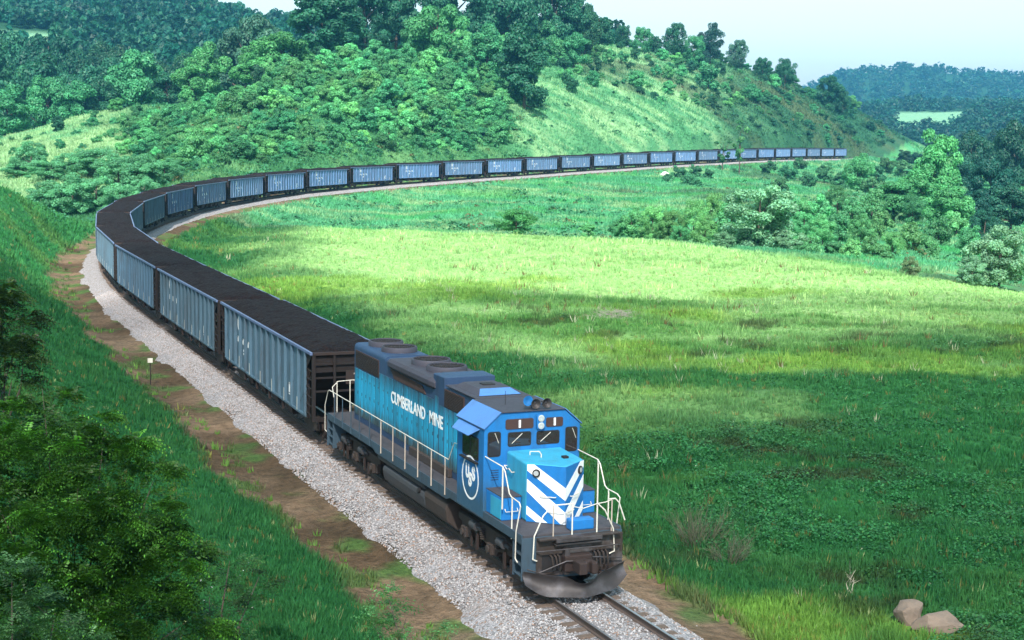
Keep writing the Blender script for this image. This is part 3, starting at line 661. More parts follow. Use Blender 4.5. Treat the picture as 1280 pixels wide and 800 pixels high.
def leaves(cx, cy, cz, size, nrm_up, col, rng):
    """diamond leaves at points"""
    n = len(cx)
    th = rng.random(n)*6.283; tilt = rng.normal(0, nrm_up, n)
    ax = np.stack([np.cos(th), np.sin(th), np.sin(tilt)*.9], -1); ax /= np.linalg.norm(ax, axis=1)[:, None]
    sd_ = np.stack([-np.sin(th), np.cos(th), rng.normal(0, nrm_up, n)], -1); sd_ /= np.linalg.norm(sd_, axis=1)[:, None]
    P = np.stack([cx, cy, cz], -1); a = ax*size[:, None]; b = sd_*size[:, None]*.42
    V = np.stack([P-a*.5, P+b-a*.05, P+a*.55, P-b-a*.05], 1).reshape(-1, 3)
    return V, np.arange(4*n).reshape(-1, 4), np.repeat(col, 4, 0)
X = np.repeat(x, nb)+rg.normal(0, .22, n*nb); Y = np.repeat(y, nb)+rg.normal(0, .22, n*nb); Z = np.repeat(z, nb)+np.repeat(hb, nb)*(.3+.7*rg.random(n*nb))
lc = (cg_*.5+.5*np.array([.023, .118, .036])[None])*(.7+.7*rg.random((n, 1)))*(.8+.5*fbm(x, y, 4, 85, 3))[:, None]
wt = rg.random(n) < .05; lc[wt] = np.array([.05, .18, .045])
lc2 = np.repeat(lc, nb, 0)*(.8+.4*rg.random((n*nb, 1)))
fl = rg.random(n*nb) < .0008; lc2[fl] = np.array([.45, .5, .36])
Vl, Fl, Cl = leaves(X, Y, Z, (.05+.0010*np.repeat(D, nb))*(.7+.6*rg.random(n*nb)), .5, lc2, rg)
tag(np_mesh('ground_cover', Vl, Fl, MT['leaf'], Cl), kind='stuff')

# ------------------------------------------------------------------ trees
def crown_np(seed, rx, rz, ncl, nleaf, leaf, base=.15, clr=(.34, .5), flat=.75, ragged=.12, colvar=.22, tone=1.0):
    rng = np.random.default_rng(seed)
    # clump centres through the upper volume of an uneven ellipsoid standing on z=0
    dirs = rng.normal(0, 1, (ncl, 3)); dirs /= np.linalg.norm(dirs, axis=1)[:, None]
    dirs[:, 2] = dirs[:, 2]*1.05+.12; dirs /= np.linalg.norm(dirs, axis=1)[:, None]
    rad = .50+.42*rng.random(ncl)**.6+rng.normal(0, ragged, ncl)
    cc = dirs*rad[:, None]*np.array([rx, rx, rz*(1-base)*.5])*np.array([.86, .86, .92])
    cc[:, 2] += rz*(base+(1-base)*.5)
    cr = rx*(clr[0]+(clr[1]-clr[0])*rng.random(ncl))*.78
    k = rng.choice(ncl, nleaf, p=(cr**2)/np.sum(cr**2))
    dl = rng.normal(0, 1, (nleaf, 3)); dl[:, 2] = dl[:, 2]*.9+.35; dl /= np.linalg.norm(dl, axis=1)[:, None]
    rr = cr[k]*(.62+.42*rng.random(nleaf))
    P = cc[k]+dl*rr[:, None]*np.array([1, 1, flat])
    P[:, 2] = np.maximum(P[:, 2], .03*rz)
    nrm = dl+rng.normal(0, .55, (nleaf, 3))+np.array([0, 0, .35]); nrm /= np.linalg.norm(nrm, axis=1)[:, None]
    t = np.cross(nrm, rng.normal(0, 1, (nleaf, 3))); t /= np.linalg.norm(t, axis=1)[:, None]+1e-9; b = np.cross(nrm, t)
    sz = leaf*(.65+.7*rng.random(nleaf)); a = t*sz[:, None]*.62; bb = b*sz[:, None]*.40
    V = np.stack([P-a, P+bb, P+a-nrm*sz[:, None]*.15, P-bb], 1).reshape(-1, 3)
    tone_cl = 1+colvar*(rng.random(ncl)-.5)*2; tl = tone_cl[k]*(1+.5*(rng.random(nleaf)-.5))*tone
    hue = rng.normal(0, .06, nleaf)
    col = np.stack([tl*(1+hue), tl, tl*(1-hue)], -1)
    return V, np.arange(4*nleaf).reshape(-1, 4), np.repeat(col, 4, 0), cc
def np_meshdata(name, V, F, C, mat):
    o = np_mesh(name, V, F, mat, C); me = o.data; bpy.data.objects.remove(o); return me
TREES = []
def trunk_mb(h, r, cc, rng, nlimb=6):
    b = MB(); lean = rng.normal(0, .04, 2)*h
    pts = [(lean[0]*t*t, lean[1]*t*t, -.4+(h*.82+.4)*t) for t in (0, .2, .45, .7, 1)]
    b.tube(pts, [r*1.25, r, r*.8, r*.55, r*.2], 7)
    idx = rng.choice(len(cc), min(nlimb, len(cc)), replace=False)
    for i in idx:
        c = cc[i]; z0 = min(c[2]*.62, h*.62); t = (z0+.4)/(h*.82+.4); p0 = (lean[0]*t*t, lean[1]*t*t, z0)
        m = [(p0[k]*.5+c[k]*.5)+(0, 0, .05*h)[k]*-1 for k in range(3)]
        b.tube([p0, m, tuple(c)], [r*.5, r*.32, r*.12], 5)
    return b
SHAPES = {}
def shape(kind, i):
    """(crown mesh, trunk mesh) of unit height-ish trees; sizes set by scale"""
    if (kind, i) in SHAPES: return SHAPES[kind, i]
    seed = {'round': 100, 'tall': 200, 'shrub': 300, 'broad': 400, 'silver': 500, 'sapling': 600, 'fine': 700}[kind]+i
    rng = np.random.default_rng(seed)
    if kind == 'round': a = crown_np(seed, .46, 1.0, 40, 13000, .034, base=.02, clr=(.26, .44)); tr = (.030, 7)
    elif kind == 'broad': a = crown_np(seed, .60, 1.0, 52, 15000, .036, base=.02, clr=(.20, .36)); tr = (.035, 9)
    elif kind == 'tall': a = crown_np(seed, .34, 1.0, 38, 12000, .032, base=.03, clr=(.30, .54), ragged=.14); tr = (.024, 8)
    elif kind == 'silver': a = crown_np(seed, .50, 1.0, 64, 20000, .027, base=-.05, clr=(.22, .36), colvar=.3); tr = (.024, 7)
    elif kind == 'fine': a = crown_np(seed, .52, 1.0, 60, 17000, .026, base=.0, clr=(.22, .38), colvar=.25); tr = (.026, 7)
    elif kind == 'sapling': a = crown_np(seed, .20, 1.0, 14, 900, .045, base=.30, clr=(.22, .42), ragged=.35); tr = (.018, 7)
    else: a = crown_np(seed, .62, 1.0, 26, 5200, .060, base=-.12, clr=(.28, .44), colvar=.25); tr = (.03, 5)
    me = np_meshdata('crown', a[0], a[1], a[2], MT['leaf'])
    t = trunk_mb(1.0, tr[0], a[3], rng, tr[1]).build('trunk', MT['bark']); tm = t.data; bpy.data.objects.remove(t)
    SHAPES[kind, i] = (me, tm); return SHAPES[kind, i]
WID = {'round': .92, 'broad': 1.2, 'tall': .68, 'silver': 1.0, 'fine': 1.04, 'sapling': .42, 'shrub': 1.24}
NVAR = {'round': 4, 'broad': 4, 'tall': 3, 'silver': 2, 'fine': 3, 'sapling': 2, 'shrub': 7}
def put(name, kind, x, y, z, width, height, tint, label, cat='tree', group=None, parts=True, pale=False):
    i = random.randrange(NVAR[kind]); me, tm = shape(kind, i)
    sx = width/WID[kind]; rz = random.uniform(0, 6.28)
    if parts:
        e = empty(name, (x, y, z-.12), rz)
        c = bpy.data.objects.new('crown', me); link(c, e); c.scale = (sx, sx, height); c.color = (*tint, 1)
        t = bpy.data.objects.new('trunk', tm); link(t, e); t.scale = (sx, sx, height)
        tag(e, label, cat, group); return e
    o = bpy.data.objects.new(name, me); link(o); o.location = (x, y, z-.12); o.rotation_euler = (0, 0, rz); o.scale = (sx, sx, height); o.color = (*tint, 1)
    tag(o, label, cat, group); return o
def jit(c, a=.15):
    k = 1+random.uniform(-a, a)*1.25; q = random.uniform(-.12, .40) if a > .1 else 0; return (c[0]*k*(1+q), c[1]*k, c[2]*k*(1-q*.35))
T_DARK = (.027, .125, .068); T_MID = (.058, .25, .110); T_LIGHT = (.085, .30, .105); T_BLUE = (.060, .165, .110); T_SIL = (.15, .34, .20); T_SHRUB = (.096, .37, .155); T_SHRUB2 = (.056, .25, .112)
def bush_px(name, kind, u, vtop, vbase, wpx, tint, label, **kw):
    h_ = hit(u, vbase, 130)
    if h_ is None: return
    x, y, z, D = h_
    return put(name, kind, x, y, z, wpx*D/FPX, max(1.2, (vbase-vtop)*D/FPX), tint, label, **kw)
def tree_px(name, kind, u, vtop, D, wpx, tint, label, minh=2.0, vbase=None, **kw):
    x, y, z = at_uD(u, D)
    ztop = CZ+(vh(u)-vtop)*D/FPX
    width = wpx*D/FPX; hh = max(minh, ztop-z)
    if kind in ('shrub', 'fine', 'round', 'broad', 'silver'): width = max(width, hh*{'shrub': .95, 'broad': .85}.get(kind, .74))
    return put(name, kind, x, y, z, width, hh, tint, label, **kw)
# ------------------------------------------------------------------ leafy bushes close to the viewpoint
def upt(u, v, D):
    d = ray(u, v); h = math.hypot(d[0], d[1]); return CAM+d/h*D
def sprays(lobes, per, leaf, rng, pairs=6, droop=.5, col=(.03, .12, .02), tipcol=(.07, .22, .04), fill=.35, clump=16):
    """pinnate sprays standing out from the lobes of a bush"""
    Vs = []; Cs = []
    for (c, r) in lobes:
        n = int(per*r*r)
        d = rng.normal(0, 1, (n, 3)); d[:, 2] = d[:, 2]*.8+.25; d /= np.linalg.norm(d, axis=1)[:, None]
        nk = max(6, int(clump*r*r)); dk = rng.normal(0, 1, (nk, 3)); dk[:, 2] = dk[:, 2]*.8+.25; dk /= np.linalg.norm(dk, axis=1)[:, None]
        rk = r*(.72+.42*rng.random(nk)); kk = rng.integers(0, nk, n); tone = .62+.7*rng.random(nk)
        crad = .24*r**.5*(.8+.5*rng.random(nk))
        dn = dk[kk]+rng.normal(0, .55, (n, 3)); dn[:, 2] = np.abs(dn[:, 2])*.8; dn /= np.linalg.norm(dn, axis=1)[:, None]
        p = c+dk[kk]*rk[kk][:, None]*np.array([1, 1, .95])+dn*(crad[kk]*(.35+.65*rng.random(n)))[:, None]*np.array([1, 1, .6])
        d = dn*.8+dk[kk]*.45
        inn = rng.random(n) < .30; p[inn] = c+d[inn]*(r*(.35+.4*rng.random(n)))[inn][:, None]
        out = d*np.array([1, 1, .5])+rng.normal(0, .35, (n, 3)); out[:, 2] += .15; out /= np.linalg.norm(out, axis=1)[:, None]
        L = leaf*4.2*(.6+.7*rng.random(n))
        sidev = np.cross(out, np.array([0, 0, 1.0])); sidev /= np.linalg.norm(sidev, axis=1)[:, None]+1e-9
        young = (rng.random(n) < .16*(tone[kk] > .9)+.06)
        base = np.where(young[:, None], np.array(tipcol), np.array(col))*((.7+.5*rng.random(n))*tone[kk])[:, None]
        for k in range(pairs):
            t = (k+.6)/pairs
            q = p+out*(L*t)[:, None]; q[:, 2] -= droop*L*t*t
            for sg in (-1, 1):
                ld = sidev*sg*.85+out*.45+rng.normal(0, .18, (n, 3)); ld[:, 2] -= .35+droop*.5*t; ld /= np.linalg.norm(ld, axis=1)[:, None]
                up_ = np.cross(ld, out); up_ /= np.linalg.norm(up_, axis=1)[:, None]+1e-9
                wv = np.cross(ld, up_)
                l = leaf*(.7+.5*rng.random(n))*(1-.35*t); a = ld*l[:, None]; b = wv*(l*.22)[:, None]
                Vs.append(np.stack([q, q+a*.45+b, q+a, q+a*.45-b], 1)); Cs.append(np.repeat((base*(.8+.4*rng.random((n, 1))))[:, None], 4, 1))
    V = np.concatenate(Vs).reshape(-1, 3); C = np.concatenate(Cs).reshape(-1, 3)
    return V, np.arange(len(V)).reshape(-1, 4), C
def bush(name, lobes_px, per, leaf, seed, label, cat, stems=5, base=None, **kw):
    rng = np.random.default_rng(seed)
    L = [(upt(u, v, D), r) for u, v, D, r in lobes_px]
    cx = np.mean([l[0][0] for l in L]); cy = np.mean([l[0][1] for l in L])
    gz0 = float(ground(np.array([cx]), np.array([cy]))[0])
    e = empty(name, (cx, cy, gz0)); tag(e, label, cat)
    V, F, C = sprays(L, per, leaf, rng, **kw)
    np_mesh('foliage', V-np.array([cx, cy, gz0]), F, MT['leaf'], C, e)
    b = MB()
    for c, r in L:
        p0 = np.array([cx, cy, gz0])+rng.normal(0, .18, 3)*np.array([1, 1, 0]); m = (p0*.45+c*.55)+rng.normal(0, .15, 3)
        b.tube([p0-(0, 0, .3), m, c, c+(c-m)*.5*r], [.03, .02, .012, .004], 6)
    b.build('stems', MT['bark'], e, (cx, cy, gz0), smooth=True)
    return e
bush('leafy_bush', [(60,560,28.5,1.05),(0,590,28.8,1.25),(-70,600,29,1.3),(125,590,28,.85),(175,645,27.6,.85),(95,660,27.2,1.05),(20,680,27,1.1),(210,720,27.3,.75),(150,745,26.8,.95),(60,770,26.5,1.0),(215,790,27,.75),(120,820,26.2,.9),(-40,760,26.8,1.2),(160,690,27.8,.8)], 1250, .092, 1,
     'big dark green bush of drooping leaves filling the lower left foreground', 'bush', droop=.55, col=(.030, .098, .012), tipcol=(.080, .25, .030))
bush('grey_green_bush', [(15,765,22.5,.65),(65,790,22.3,.5),(-30,720,22.6,.7),(95,815,22.2,.4),(10,830,22,.7)], 900, .070, 2,
     'small leaved pale green bush in the lowest left corner', 'bush', droop=.25, col=(.024, .080, .022), tipcol=(.085, .19, .080))
bush('bramble', [(285,715,33.5,.55),(262,760,33,.6),(318,735,33.5,.42),(300,780,33,.55),(240,800,32,.6)], 700, .085, 3,
     'dark bramble dotted with small white flowers right of the big dark bush', 'bramble', droop=.4, pairs=4, col=(.026, .075, .020), tipcol=(.05, .13, .035))
_r = np.random.default_rng(5); _b = []
for u, v, D, r in [(285,715,33.3,.6),(262,760,32.8,.6),(318,735,33.3,.45)]:
    c = upt(u, v, D); d_ = _r.normal(0, 1, (9, 3)); d_ /= np.linalg.norm(d_, axis=1)[:, None]; _b.append(c+d_*r*1.08)
_P = np.concatenate(_b)[::2]; _br = bpy.data.objects['bramble']
for q_ in _P:
    _V, _F, _C = leaves(q_[:1], q_[1:2], q_[2:], np.full(1, .06), .5, np.full((1, 3), .75), _r); np_mesh('flower', _V-np.array(_br.location), _F, MT['leaf'], _C, _br)
bush('shaded_tree', [(0,395,47,.85),(28,415,47,.55),(-5,445,46,1.0),(30,440,46.5,.45),(-45,425,47,1.3),(14,480,46,.55),(-40,380,47,1.0)], 420, .13, 6,
     'shaded reddish green tree at the left edge above the big dark bush', 'tree', droop=.6, col=(.022, .050, .012), tipcol=(.045, .09, .016))
bush('leafy_weed', [(488,755,35.5,.34),(506,778,35.3,.30),(470,786,35.2,.32),(540,795,34.5,.22),(500,800,35,.3)], 1300, .085, 8,
     'light green leafy weed at the bottom edge beside the dirt strip', 'weed', droop=.3, pairs=3, col=(.06, .20, .06), tipcol=(.13, .32, .13))

def twig_clump(name, u, D, w_, h_, n, seed, label, cat, col=(.24, .21, .17), flat=False):
    rng = np.random.default_rng(seed); x, y, z = at_uD(u, D); b = MB()
    for i in range(n):
        a = rng.random()*6.28; r = rng.random()**.6*w_*.5
        if flat:
            p0 = np.array([x+math.cos(a)*r, y+math.sin(a)*r, z+rng.random()*h_*(1-r/w_*1.6)]); dv = rng.normal(0, 1, 3)*np.array([1, 1, .25])*w_*.16
        else:
            p0 = np.array([x+math.cos(a)*r*.35, y+math.sin(a)*r*.35, z-.1]); dv = np.array([math.cos(a)*r, math.sin(a)*r, h_*(.55+.6*rng.random())])
        m = p0+dv*.55+rng.normal(0, .06, 3); b.tube([p0, m, p0+dv], [.012, .008, .003], 4, caps=False)
        for k in range(9):
            t = .25+.7*rng.random(); q = p0+dv*t; b.tube([q, q+dv*.3+rng.normal(0, .16, 3)], [.006, .002], 3, caps=False)
    mt = paint(name+'_twigs', col, .95, dirt=tuple(c*.5 for c in col), amt=.4)
    o = b.build(name, mt, None, (x, y, z)); o.location = (x, y, z); tag(o, label, cat); return o
twig_clump('dead_bush', 885, 49, 1.8, 1.3, 46, 11, 'leafless grey brown bush in the dark grass right of the locomotive', 'bush', col=(.085, .095, .055))
twig_clump('dead_bush', 926, 47, 1.2, .95, 26, 12, 'smaller leafless grey bush just right of the larger leafless bush', 'bush', col=(.09, .10, .06))
twig_clump('brush_pile', 775, 104, 3.2, .6, 90, 13, 'low pale grey heap of cut brush lying in the middle of the meadow', 'brush pile', col=(.34, .31, .26), flat=True)
twig_clump('dry_stalk', 1084, 45, .15, .7, 2, 14, 'thin pale dry stalk standing in the grass left of the brown rocks', 'stalk', col=(.42, .38, .30))

# rocks
def rock(u, D, sx, sy, sz, seed, label, tiltz=0, name='rock', mat='rock'):
    import bmesh
    x, y, z = at_uD(u, D); bm = bmesh.new(); bmesh.ops.create_icosphere(bm, subdivisions=3, radius=1)
    rng = np.random.default_rng(seed); pl = [Vector(rng.normal(0, 1, 3)).normalized() for _ in range(16)]
    for v in bm.verts:
        for q in pl:
            dd = v.co.dot(q)
            if dd > .60: v.co -= q*(dd-.60)*.96
        k = 1+.10*(float(vnoise(v.co.x*2.2+seed, v.co.y*2.2+v.co.z*1.7, seed))-.5)+.05*(float(vnoise(v.co.x*7, v.co.y*7+v.co.z*5, seed))-.5)
        v.co *= k; v.co = Vector((v.co.x*sx, v.co.y*sy, v.co.z*sz))
    me = bpy.data.meshes.new(name); bm.to_mesh(me); bm.free(); me.materials.append(MT[mat])
    o = bpy.data.objects.new(name, me); link(o); o.location = (x, y, z+sz*.52); o.rotation_euler = (.2, -.15, tiltz); tag(o, label, 'rock'); return o
rock(1160, 42.9, .62, .70, .55, 3, 'brown angular rock, left of the two rocks at lower right', .6)
rock(1196, 41.9, .85, .62, .46, 8, 'flat topped tan rock, right of the two rocks at lower right', 1.2)
MT['palerock'] = paint('pale_limestone', (.55, .55, .50), .9, amt=.2, streak=False)
rock(828, 405, 2.2, 1.6, 1.0, 21, 'pale limestone boulder on the far bank below the coal train', .4, mat='palerock')

# ------------------------------------------------------------------ single trees and shrubs, far to near
G_BANK = 'bushes in the hollow beyond the meadow'
# by the line and on the meadow
x, y, z, D = hit(645, 293) or (*at_uD(645, 180), 180)
put('round_bush', 'fine', x, y, z, 62*D/FPX, 33*D/FPX, jit(T_LIGHT, .02), 'lone round green bush at the far edge of the bright meadow', 'bush')
tree_px('silver_tree', 'silver', 948, 220, 178, 104, T_SIL, 'tall silvery tree rising above the meadow edge in the hollow', pale=True)
tree_px('silver_bush', 'silver', 990, 282, 176, 44, (.16, .34, .20), 'low silvery bush leaning against the right side of the tall silvery tree', cat='bush')
tree_px('silver_bush', 'silver', 905, 292, 172, 34, (.15, .33, .19), 'low silvery bush at the left foot of the tall silvery tree', cat='bush')
tree_px('willow', 'silver', 1252, 277, 150, 84, (.17, .35, .21), 'broad silvery willow at the right edge of the photo behind the meadow', cat='tree')
tree_px('silver_bush', 'silver', 1217, 312, 146, 42, (.17, .36, .22), 'short silvery bush left of the broad willow at the right edge', cat='bush')
tree_px('round_bush', 'fine', 1140, 313, 150, 26, (.15, .24, .12), 'small grey green bush at the meadow edge between the hollow and the willow', cat='bush')
bush_px('light_tree', 'round', 1168, 172, 270, 62, (.085, .33, .12), 'tall light green tree standing highest over the hollow at right')
bush_px('light_tree', 'round', 1150, 208, 270, 60, (.085, .32, .12), 'light green tree in front of and left of the tallest tree in the hollow')
bush_px('light_tree', 'broad', 1185, 235, 294, 70, (.085, .31, .12), 'spreading light green tree at the foot of the tallest tree in the hollow')
bush_px('pale_trunk_tree', 'tall', 1118, 222, 278, 56, (.075, .27, .11), 'loose green tree with a bare pale trunk left of the tallest tree in the hollow')
bush_px('embankment_tree', 'round', 1072, 194, 242, 40, (.085, .32, .13), 'round bright green tree beside the far end of the coal train')
tree_px('sapling', 'sapling', 921, 152, 455, 22, (.07, .23, .08), 'slender sapling with a pale trunk standing in front of the distant coal cars', cat='sapling')
tree_px('sapling', 'sapling', 900, 172, 462, 22, (.05, .18, .07), 'short leaning sapling left of the slender sapling before the distant coal cars', cat='sapling')
for u, vt, D, wp in [(790,268,190,34),(815,262,192,36),(840,266,188,34),(866,258,192,38),(890,250,196,36),(880,278,180,36),(912,262,190,34),(772,282,186,26),(850,288,176,28),(828,284,178,30),(803,287,178,26),(735,287,186,22)]:
    bush_px('hollow_bush', random.choice(['round', 'fine']), u, vt-9, min(vt+1.25*wp, np.interp(u, [640, 780, 1000, 1190, 1280], [291, 299, 324, 339, 358])), wp, jit((.095, .34, .14), .2), 'leafy green bush along the far meadow edge left of the tall silvery tree', cat='bush', group='bushes along the meadow edge left of the silvery tree')
for u, vt, D, wp in [(1004,262,196,30),(1028,268,196,34),(1050,262,205,36),(1075,268,200,36),(1100,262,200,34),(1012,292,170,30),(1040,300,165,28),(1062,296,166,32),(1090,292,168,32),(1115,290,170,34),(1140,276,185,38),(1172,272,182,36),(1195,262,190,36),(1160,296,165,30),(1210,285,178,36),(1020,240,230,36),(1046,232,250,34),(1090,238,240,38),(1140,245,225,34),(1000,248,240,30),(1065,246,225,30),(1000,300,165,26),(1085,318,152,24),(1110,314,154,26)]:
    bush_px('hollow_bush', random.choice(['shrub', 'fine', 'round']), u, vt, min(vt+1.1*wp, np.interp(u, [640, 780, 1000, 1190, 1280], [291, 299, 324, 339, 358])), wp, jit((.090, .33, .145), .25), 'leafy green bush crowding the hollow to the right of the tall silvery tree', cat='bush', group='bushes filling the hollow right of the silvery tree')
for u, vt, D, wp in [(960,200,430,22),(985,205,400,26),(1000,196,470,20),(1010,215,360,24),(1030,205,420,26),(1050,215,380,26),(975,222,340,24),(1095,206,330,30),(1110,196,350,26),(1090,222,290,30),(870,206,436,20),(850,208,425,24),(886,211,430,20),(862,216,405,24),(835,216,400,18),(1128,200,360,26)]:
    bush_px('bank_shrub', 'shrub', u, vt, vt+.75*wp, wp, jit((.052, .20, .10), .2), 'dark green shrub on the far embankment below the coal train', cat='shrub', group='shrubs on the far embankment below the coal train')
# dark trees of the right valley
for u, vt, vb, wp, kind, lab in [(1212,163,235,56,'broad','dark green tree left of the large dark tree at the right edge'),(1268,152,245,66,'broad','large dark green tree at the right edge above the willow'),(1240,200,272,70,'broad','dark blue green tree between the willow and the two dark trees behind'),(1190,195,245,50,'round','dark tree just behind the tallest light green tree'),(1262,235,292,64,'round','dark green tree directly above the broad willow'),(1215,238,292,56,'broad','dark green tree right of the spreading light green tree'),(1228,265,312,56,'fine','mid green tree behind the short silvery bush'),(1250,178,235,44,'round','dark round crown peeping between the two dark trees at the right edge')]:
    bush_px('dark_tree', kind, u, vt, vb, wp, jit((.020, .105, .075), .15), lab)
for u, vt, D, wp in [(1126,196,640,22),(1140,190,660,20),(1155,193,620,24),(1170,196,560,28),(1195,185,600,26),(1206,190,560,30),(1215,180,760,26),(1235,176,760,30),(1258,172,740,30),(1275,168,720,30),(1180,180,800,24),(1160,176,900,20),(1140,178,980,18),(1235,160,900,26),(1260,156,950,26),(1200,165,1000,22)]:
    tree_px('valley_tree', 'round', u, vt, D, wp, jit((.024, .09, .055), .2), 'dark blue green tree in the distant valley at the right', group='trees of the distant valley at the right', minh=6)

# left valley and the ridge
LAB = [
 ('round',14,110,455,70,T_MID,'mid green tree at the left edge behind the pale sloping pasture'),
 ('broad',62,95,470,60,T_MID,'green tree behind the pale pasture, second from the left edge'),
 ('round',96,100,465,56,T_SHRUB2,'darker green tree standing behind the pale pasture near its middle'),
 ('round',128,95,470,46,T_DARK,'dark tree beyond the pale pasture left of the big domed tree'),
 ('broad',172,66,475,82,T_MID,'big domed green tree beyond the right end of the pale pasture'),
 ('round',212,92,455,46,T_DARK,'dark tree between the domed tree and the light green tree'),
 ('tall',240,78,440,42,T_LIGHT,'light green tree with rounded lobes standing above the pasture end'),
 ('round',258,58,470,46,T_LIGHT,'taller light green tree just behind the light lobed tree'),
 ('broad',312,20,480,92,T_BLUE,'large blue grey tree on the skyline left of the light green ridge trees'),
 ('broad',350,42,415,92,(.080,.28,.10),'broad light green tree at the head of the shrub slope'),
 ('round',316,72,408,52,T_LIGHT,'smaller light green tree at the lower left of the broad light green tree'),
 ('tall',408,-24,440,92,T_DARK,'tall dark tree at the top edge left of the ridge gap'),
 ('round',455,-20,455,70,T_DARK,'dark tree with sky gaps right of the tall dark tree at the top edge'),
 ('round',492,-26,470,64,T_DARK,'dark feathery tree at the top edge over the centre of the shrub slope'),
 ('broad',540,6,425,82,(.070,.26,.10),'bright green broad tree on the ridge above the shrub slope'),
 ('round',568,-30,490,80,T_DARK,'dark tree behind the bright green ridge tree'),
 ('tall',604,30,430,46,T_SHRUB2,'upright green tree between the bright ridge tree and the dark oval tree'),
 ('tall',652,38,415,66,T_DARK,'dark oval tree with its shadow on the grass hillside'),
 ('broad',625,-40,520,90,T_DARK,'dark tree at the top edge behind the oval tree'),
 ('broad',690,-28,540,84,T_DARK,'dark tree at the top edge where the ridge starts to fall'),
 ('round',738,17,560,48,T_DARK,'round dark tree ending the wood at the top of the ridge'),
 ('round',712,40,500,36,T_SHRUB2,'round green tree below the end of the ridge wood'),
 ('tall',772,28,600,12,T_DARK,'tiny spiky tree alone on the skyline of the ridge'),
 ('round',797,30,590,18,T_SHRUB2,'small round skyline tree between the spiky tree and the dark trees'),
 ('round',836,28,600,22,T_DARK,'small dark skyline tree left of the biggest skyline tree'),
 ('round',860,40,600,24,T_SHRUB2,'mid green skyline tree at the left foot of the biggest skyline tree'),
 ('round',880,29,620,36,(.018,.07,.055),'biggest dark round tree on the falling skyline'),
 ('round',914,49,640,28,T_BLUE,'blue green round tree on the skyline right of the biggest skyline tree'),
 ('round',945,68,655,24,T_DARK,'low dark tree on the skyline halfway down the right ridge'),
 ('round',973,72,665,28,T_DARK,'dark rounded tree on the lower skyline of the right ridge'),
 ('broad',1026,97,720,42,T_DARK,'wide flat crowned dark tree near the lower end of the right ridge'),
 ('round',1046,112,735,16,T_DARK,'small dark tree just right of the wide flat crowned ridge tree'),
 ('tall',75,152,385,17,T_DARK,'small dark upright tree alone on the pale pasture'),
 ('round',148,122,435,20,T_LIGHT,'small round light tree on the upper edge of the pale pasture'),
]
for kind, u, vt, D, wp, tint, lab in LAB:
    if u > 760 and wp < 40: kind = 'fine'; vt += 4
    tree_px('ridge_tree' if D < 480 or u > 380 else 'valley_tree', kind, u, vt, D, wp, jit(tint, .06), lab, minh=4)
for u, vt, D, wp in [(40,175,300,36),(65,195,285,44),(95,186,290,44),(122,180,280,50),(150,188,262,50),(178,192,255,44),(205,196,262,38),(60,222,240,44),(90,214,238,44),(120,212,240,44),(150,222,226,36),(30,200,300,40),(180,214,236,30),(215,205,270,28)]:
    tree_px('trackside_tree', random.choice(['fine', 'silver', 'fine']), u, vt, D, wp*1.35, jit((.105, .33, .165), .09), 'pale green feathery tree in the clump behind the tightest part of the curve', group='pale trees behind the tightest part of the curve', minh=3)
# more of the left wood, standing apart
for i in range(34):
    u = random.uniform(-60, 390); D = random.uniform(500, 640)
    tree_px('wood_tree', random.choice(['round', 'broad']), u, random.uniform(62, 105)-(D-500)*.16, D, random.uniform(34, 58), jit(T_DARK, .3), 'dark green tree of the wood filling the left valley', group='trees of the wood filling the left valley', minh=9)
for i in range(26):
    u = random.uniform(395, 740); D = random.uniform(500, 590)
    x, y, z = at_uD(u, D); put('wood_tree', random.choice(['round', 'broad']), x, y, z, random.uniform(9, 15), random.uniform(12, 19), jit(T_DARK, .25), 'dark tree in the wood along the top of the ridge', group='trees of the wood along the top of the ridge')

# the shrubby hillside, shrub by shrub
def inpoly(p, poly):
    x, y = p; c = False; j = len(poly)-1
    for i in range(len(poly)):
        if (poly[i][1] > y) != (poly[j][1] > y) and x < (poly[j][0]-poly[i][0])*(y-poly[i][1])/(poly[j][1]-poly[i][1])+poly[i][0]: c = not c
        j = i
    return c
def scatter_px(poly, n, mind, rng, asp=.62, maxtry=6000):
    xs = [p[0] for p in poly]; ys = [p[1] for p in poly]; out = []
    for _ in range(maxtry):
        p = (rng.uniform(min(xs), max(xs)), rng.uniform(min(ys), max(ys)))
        if not inpoly(p, poly): continue
        if all(((p[0]-q[0])**2+((p[1]-q[1])/asp)**2) > mind**2 for q in out):
            out.append(p)
            if len(out) >= n: break
    return out
rs = random.Random(5)
A = [(205,222),(330,205),(440,196),(560,192),(620,186),(640,172),(632,132),(620,104),(580,92),(500,72),(440,72),(400,86),(340,112),(270,128),(205,150),(140,170),(165,212)]
cnt = 0
for (u, v) in scatter_px(A, 285, 13.2, rs, maxtry=20000):
    h_ = hit(u, v, 150)
    if h_ is None: continue
    x, y, z, D = h_
    big = rs.random() < .22
    wd_ = rs.uniform(15, 29)*(1.45 if big else 1)*D/FPX
    put('hillside_shrub', 'shrub', x, y, z, wd_, wd_*rs.uniform(.62, .95), jit(rs.choice([T_SHRUB, T_SHRUB, T_SHRUB2, T_MID, (.11, .40, .16), T_SHRUB2]), .25), 'rounded green shrub in the dense growth on the hillside behind the train', 'shrub', 'shrubs of the dense growth on the hillside behind the train', parts=False)
A2 = [(255,128),(300,112),(345,104),(400,80),(440,62),(500,58),(560,76),(600,84),(640,96),(690,84),(715,70),(745,58),(700,50),(640,55),(560,50),(480,48),(420,58),(370,82),(300,100),(250,116)]
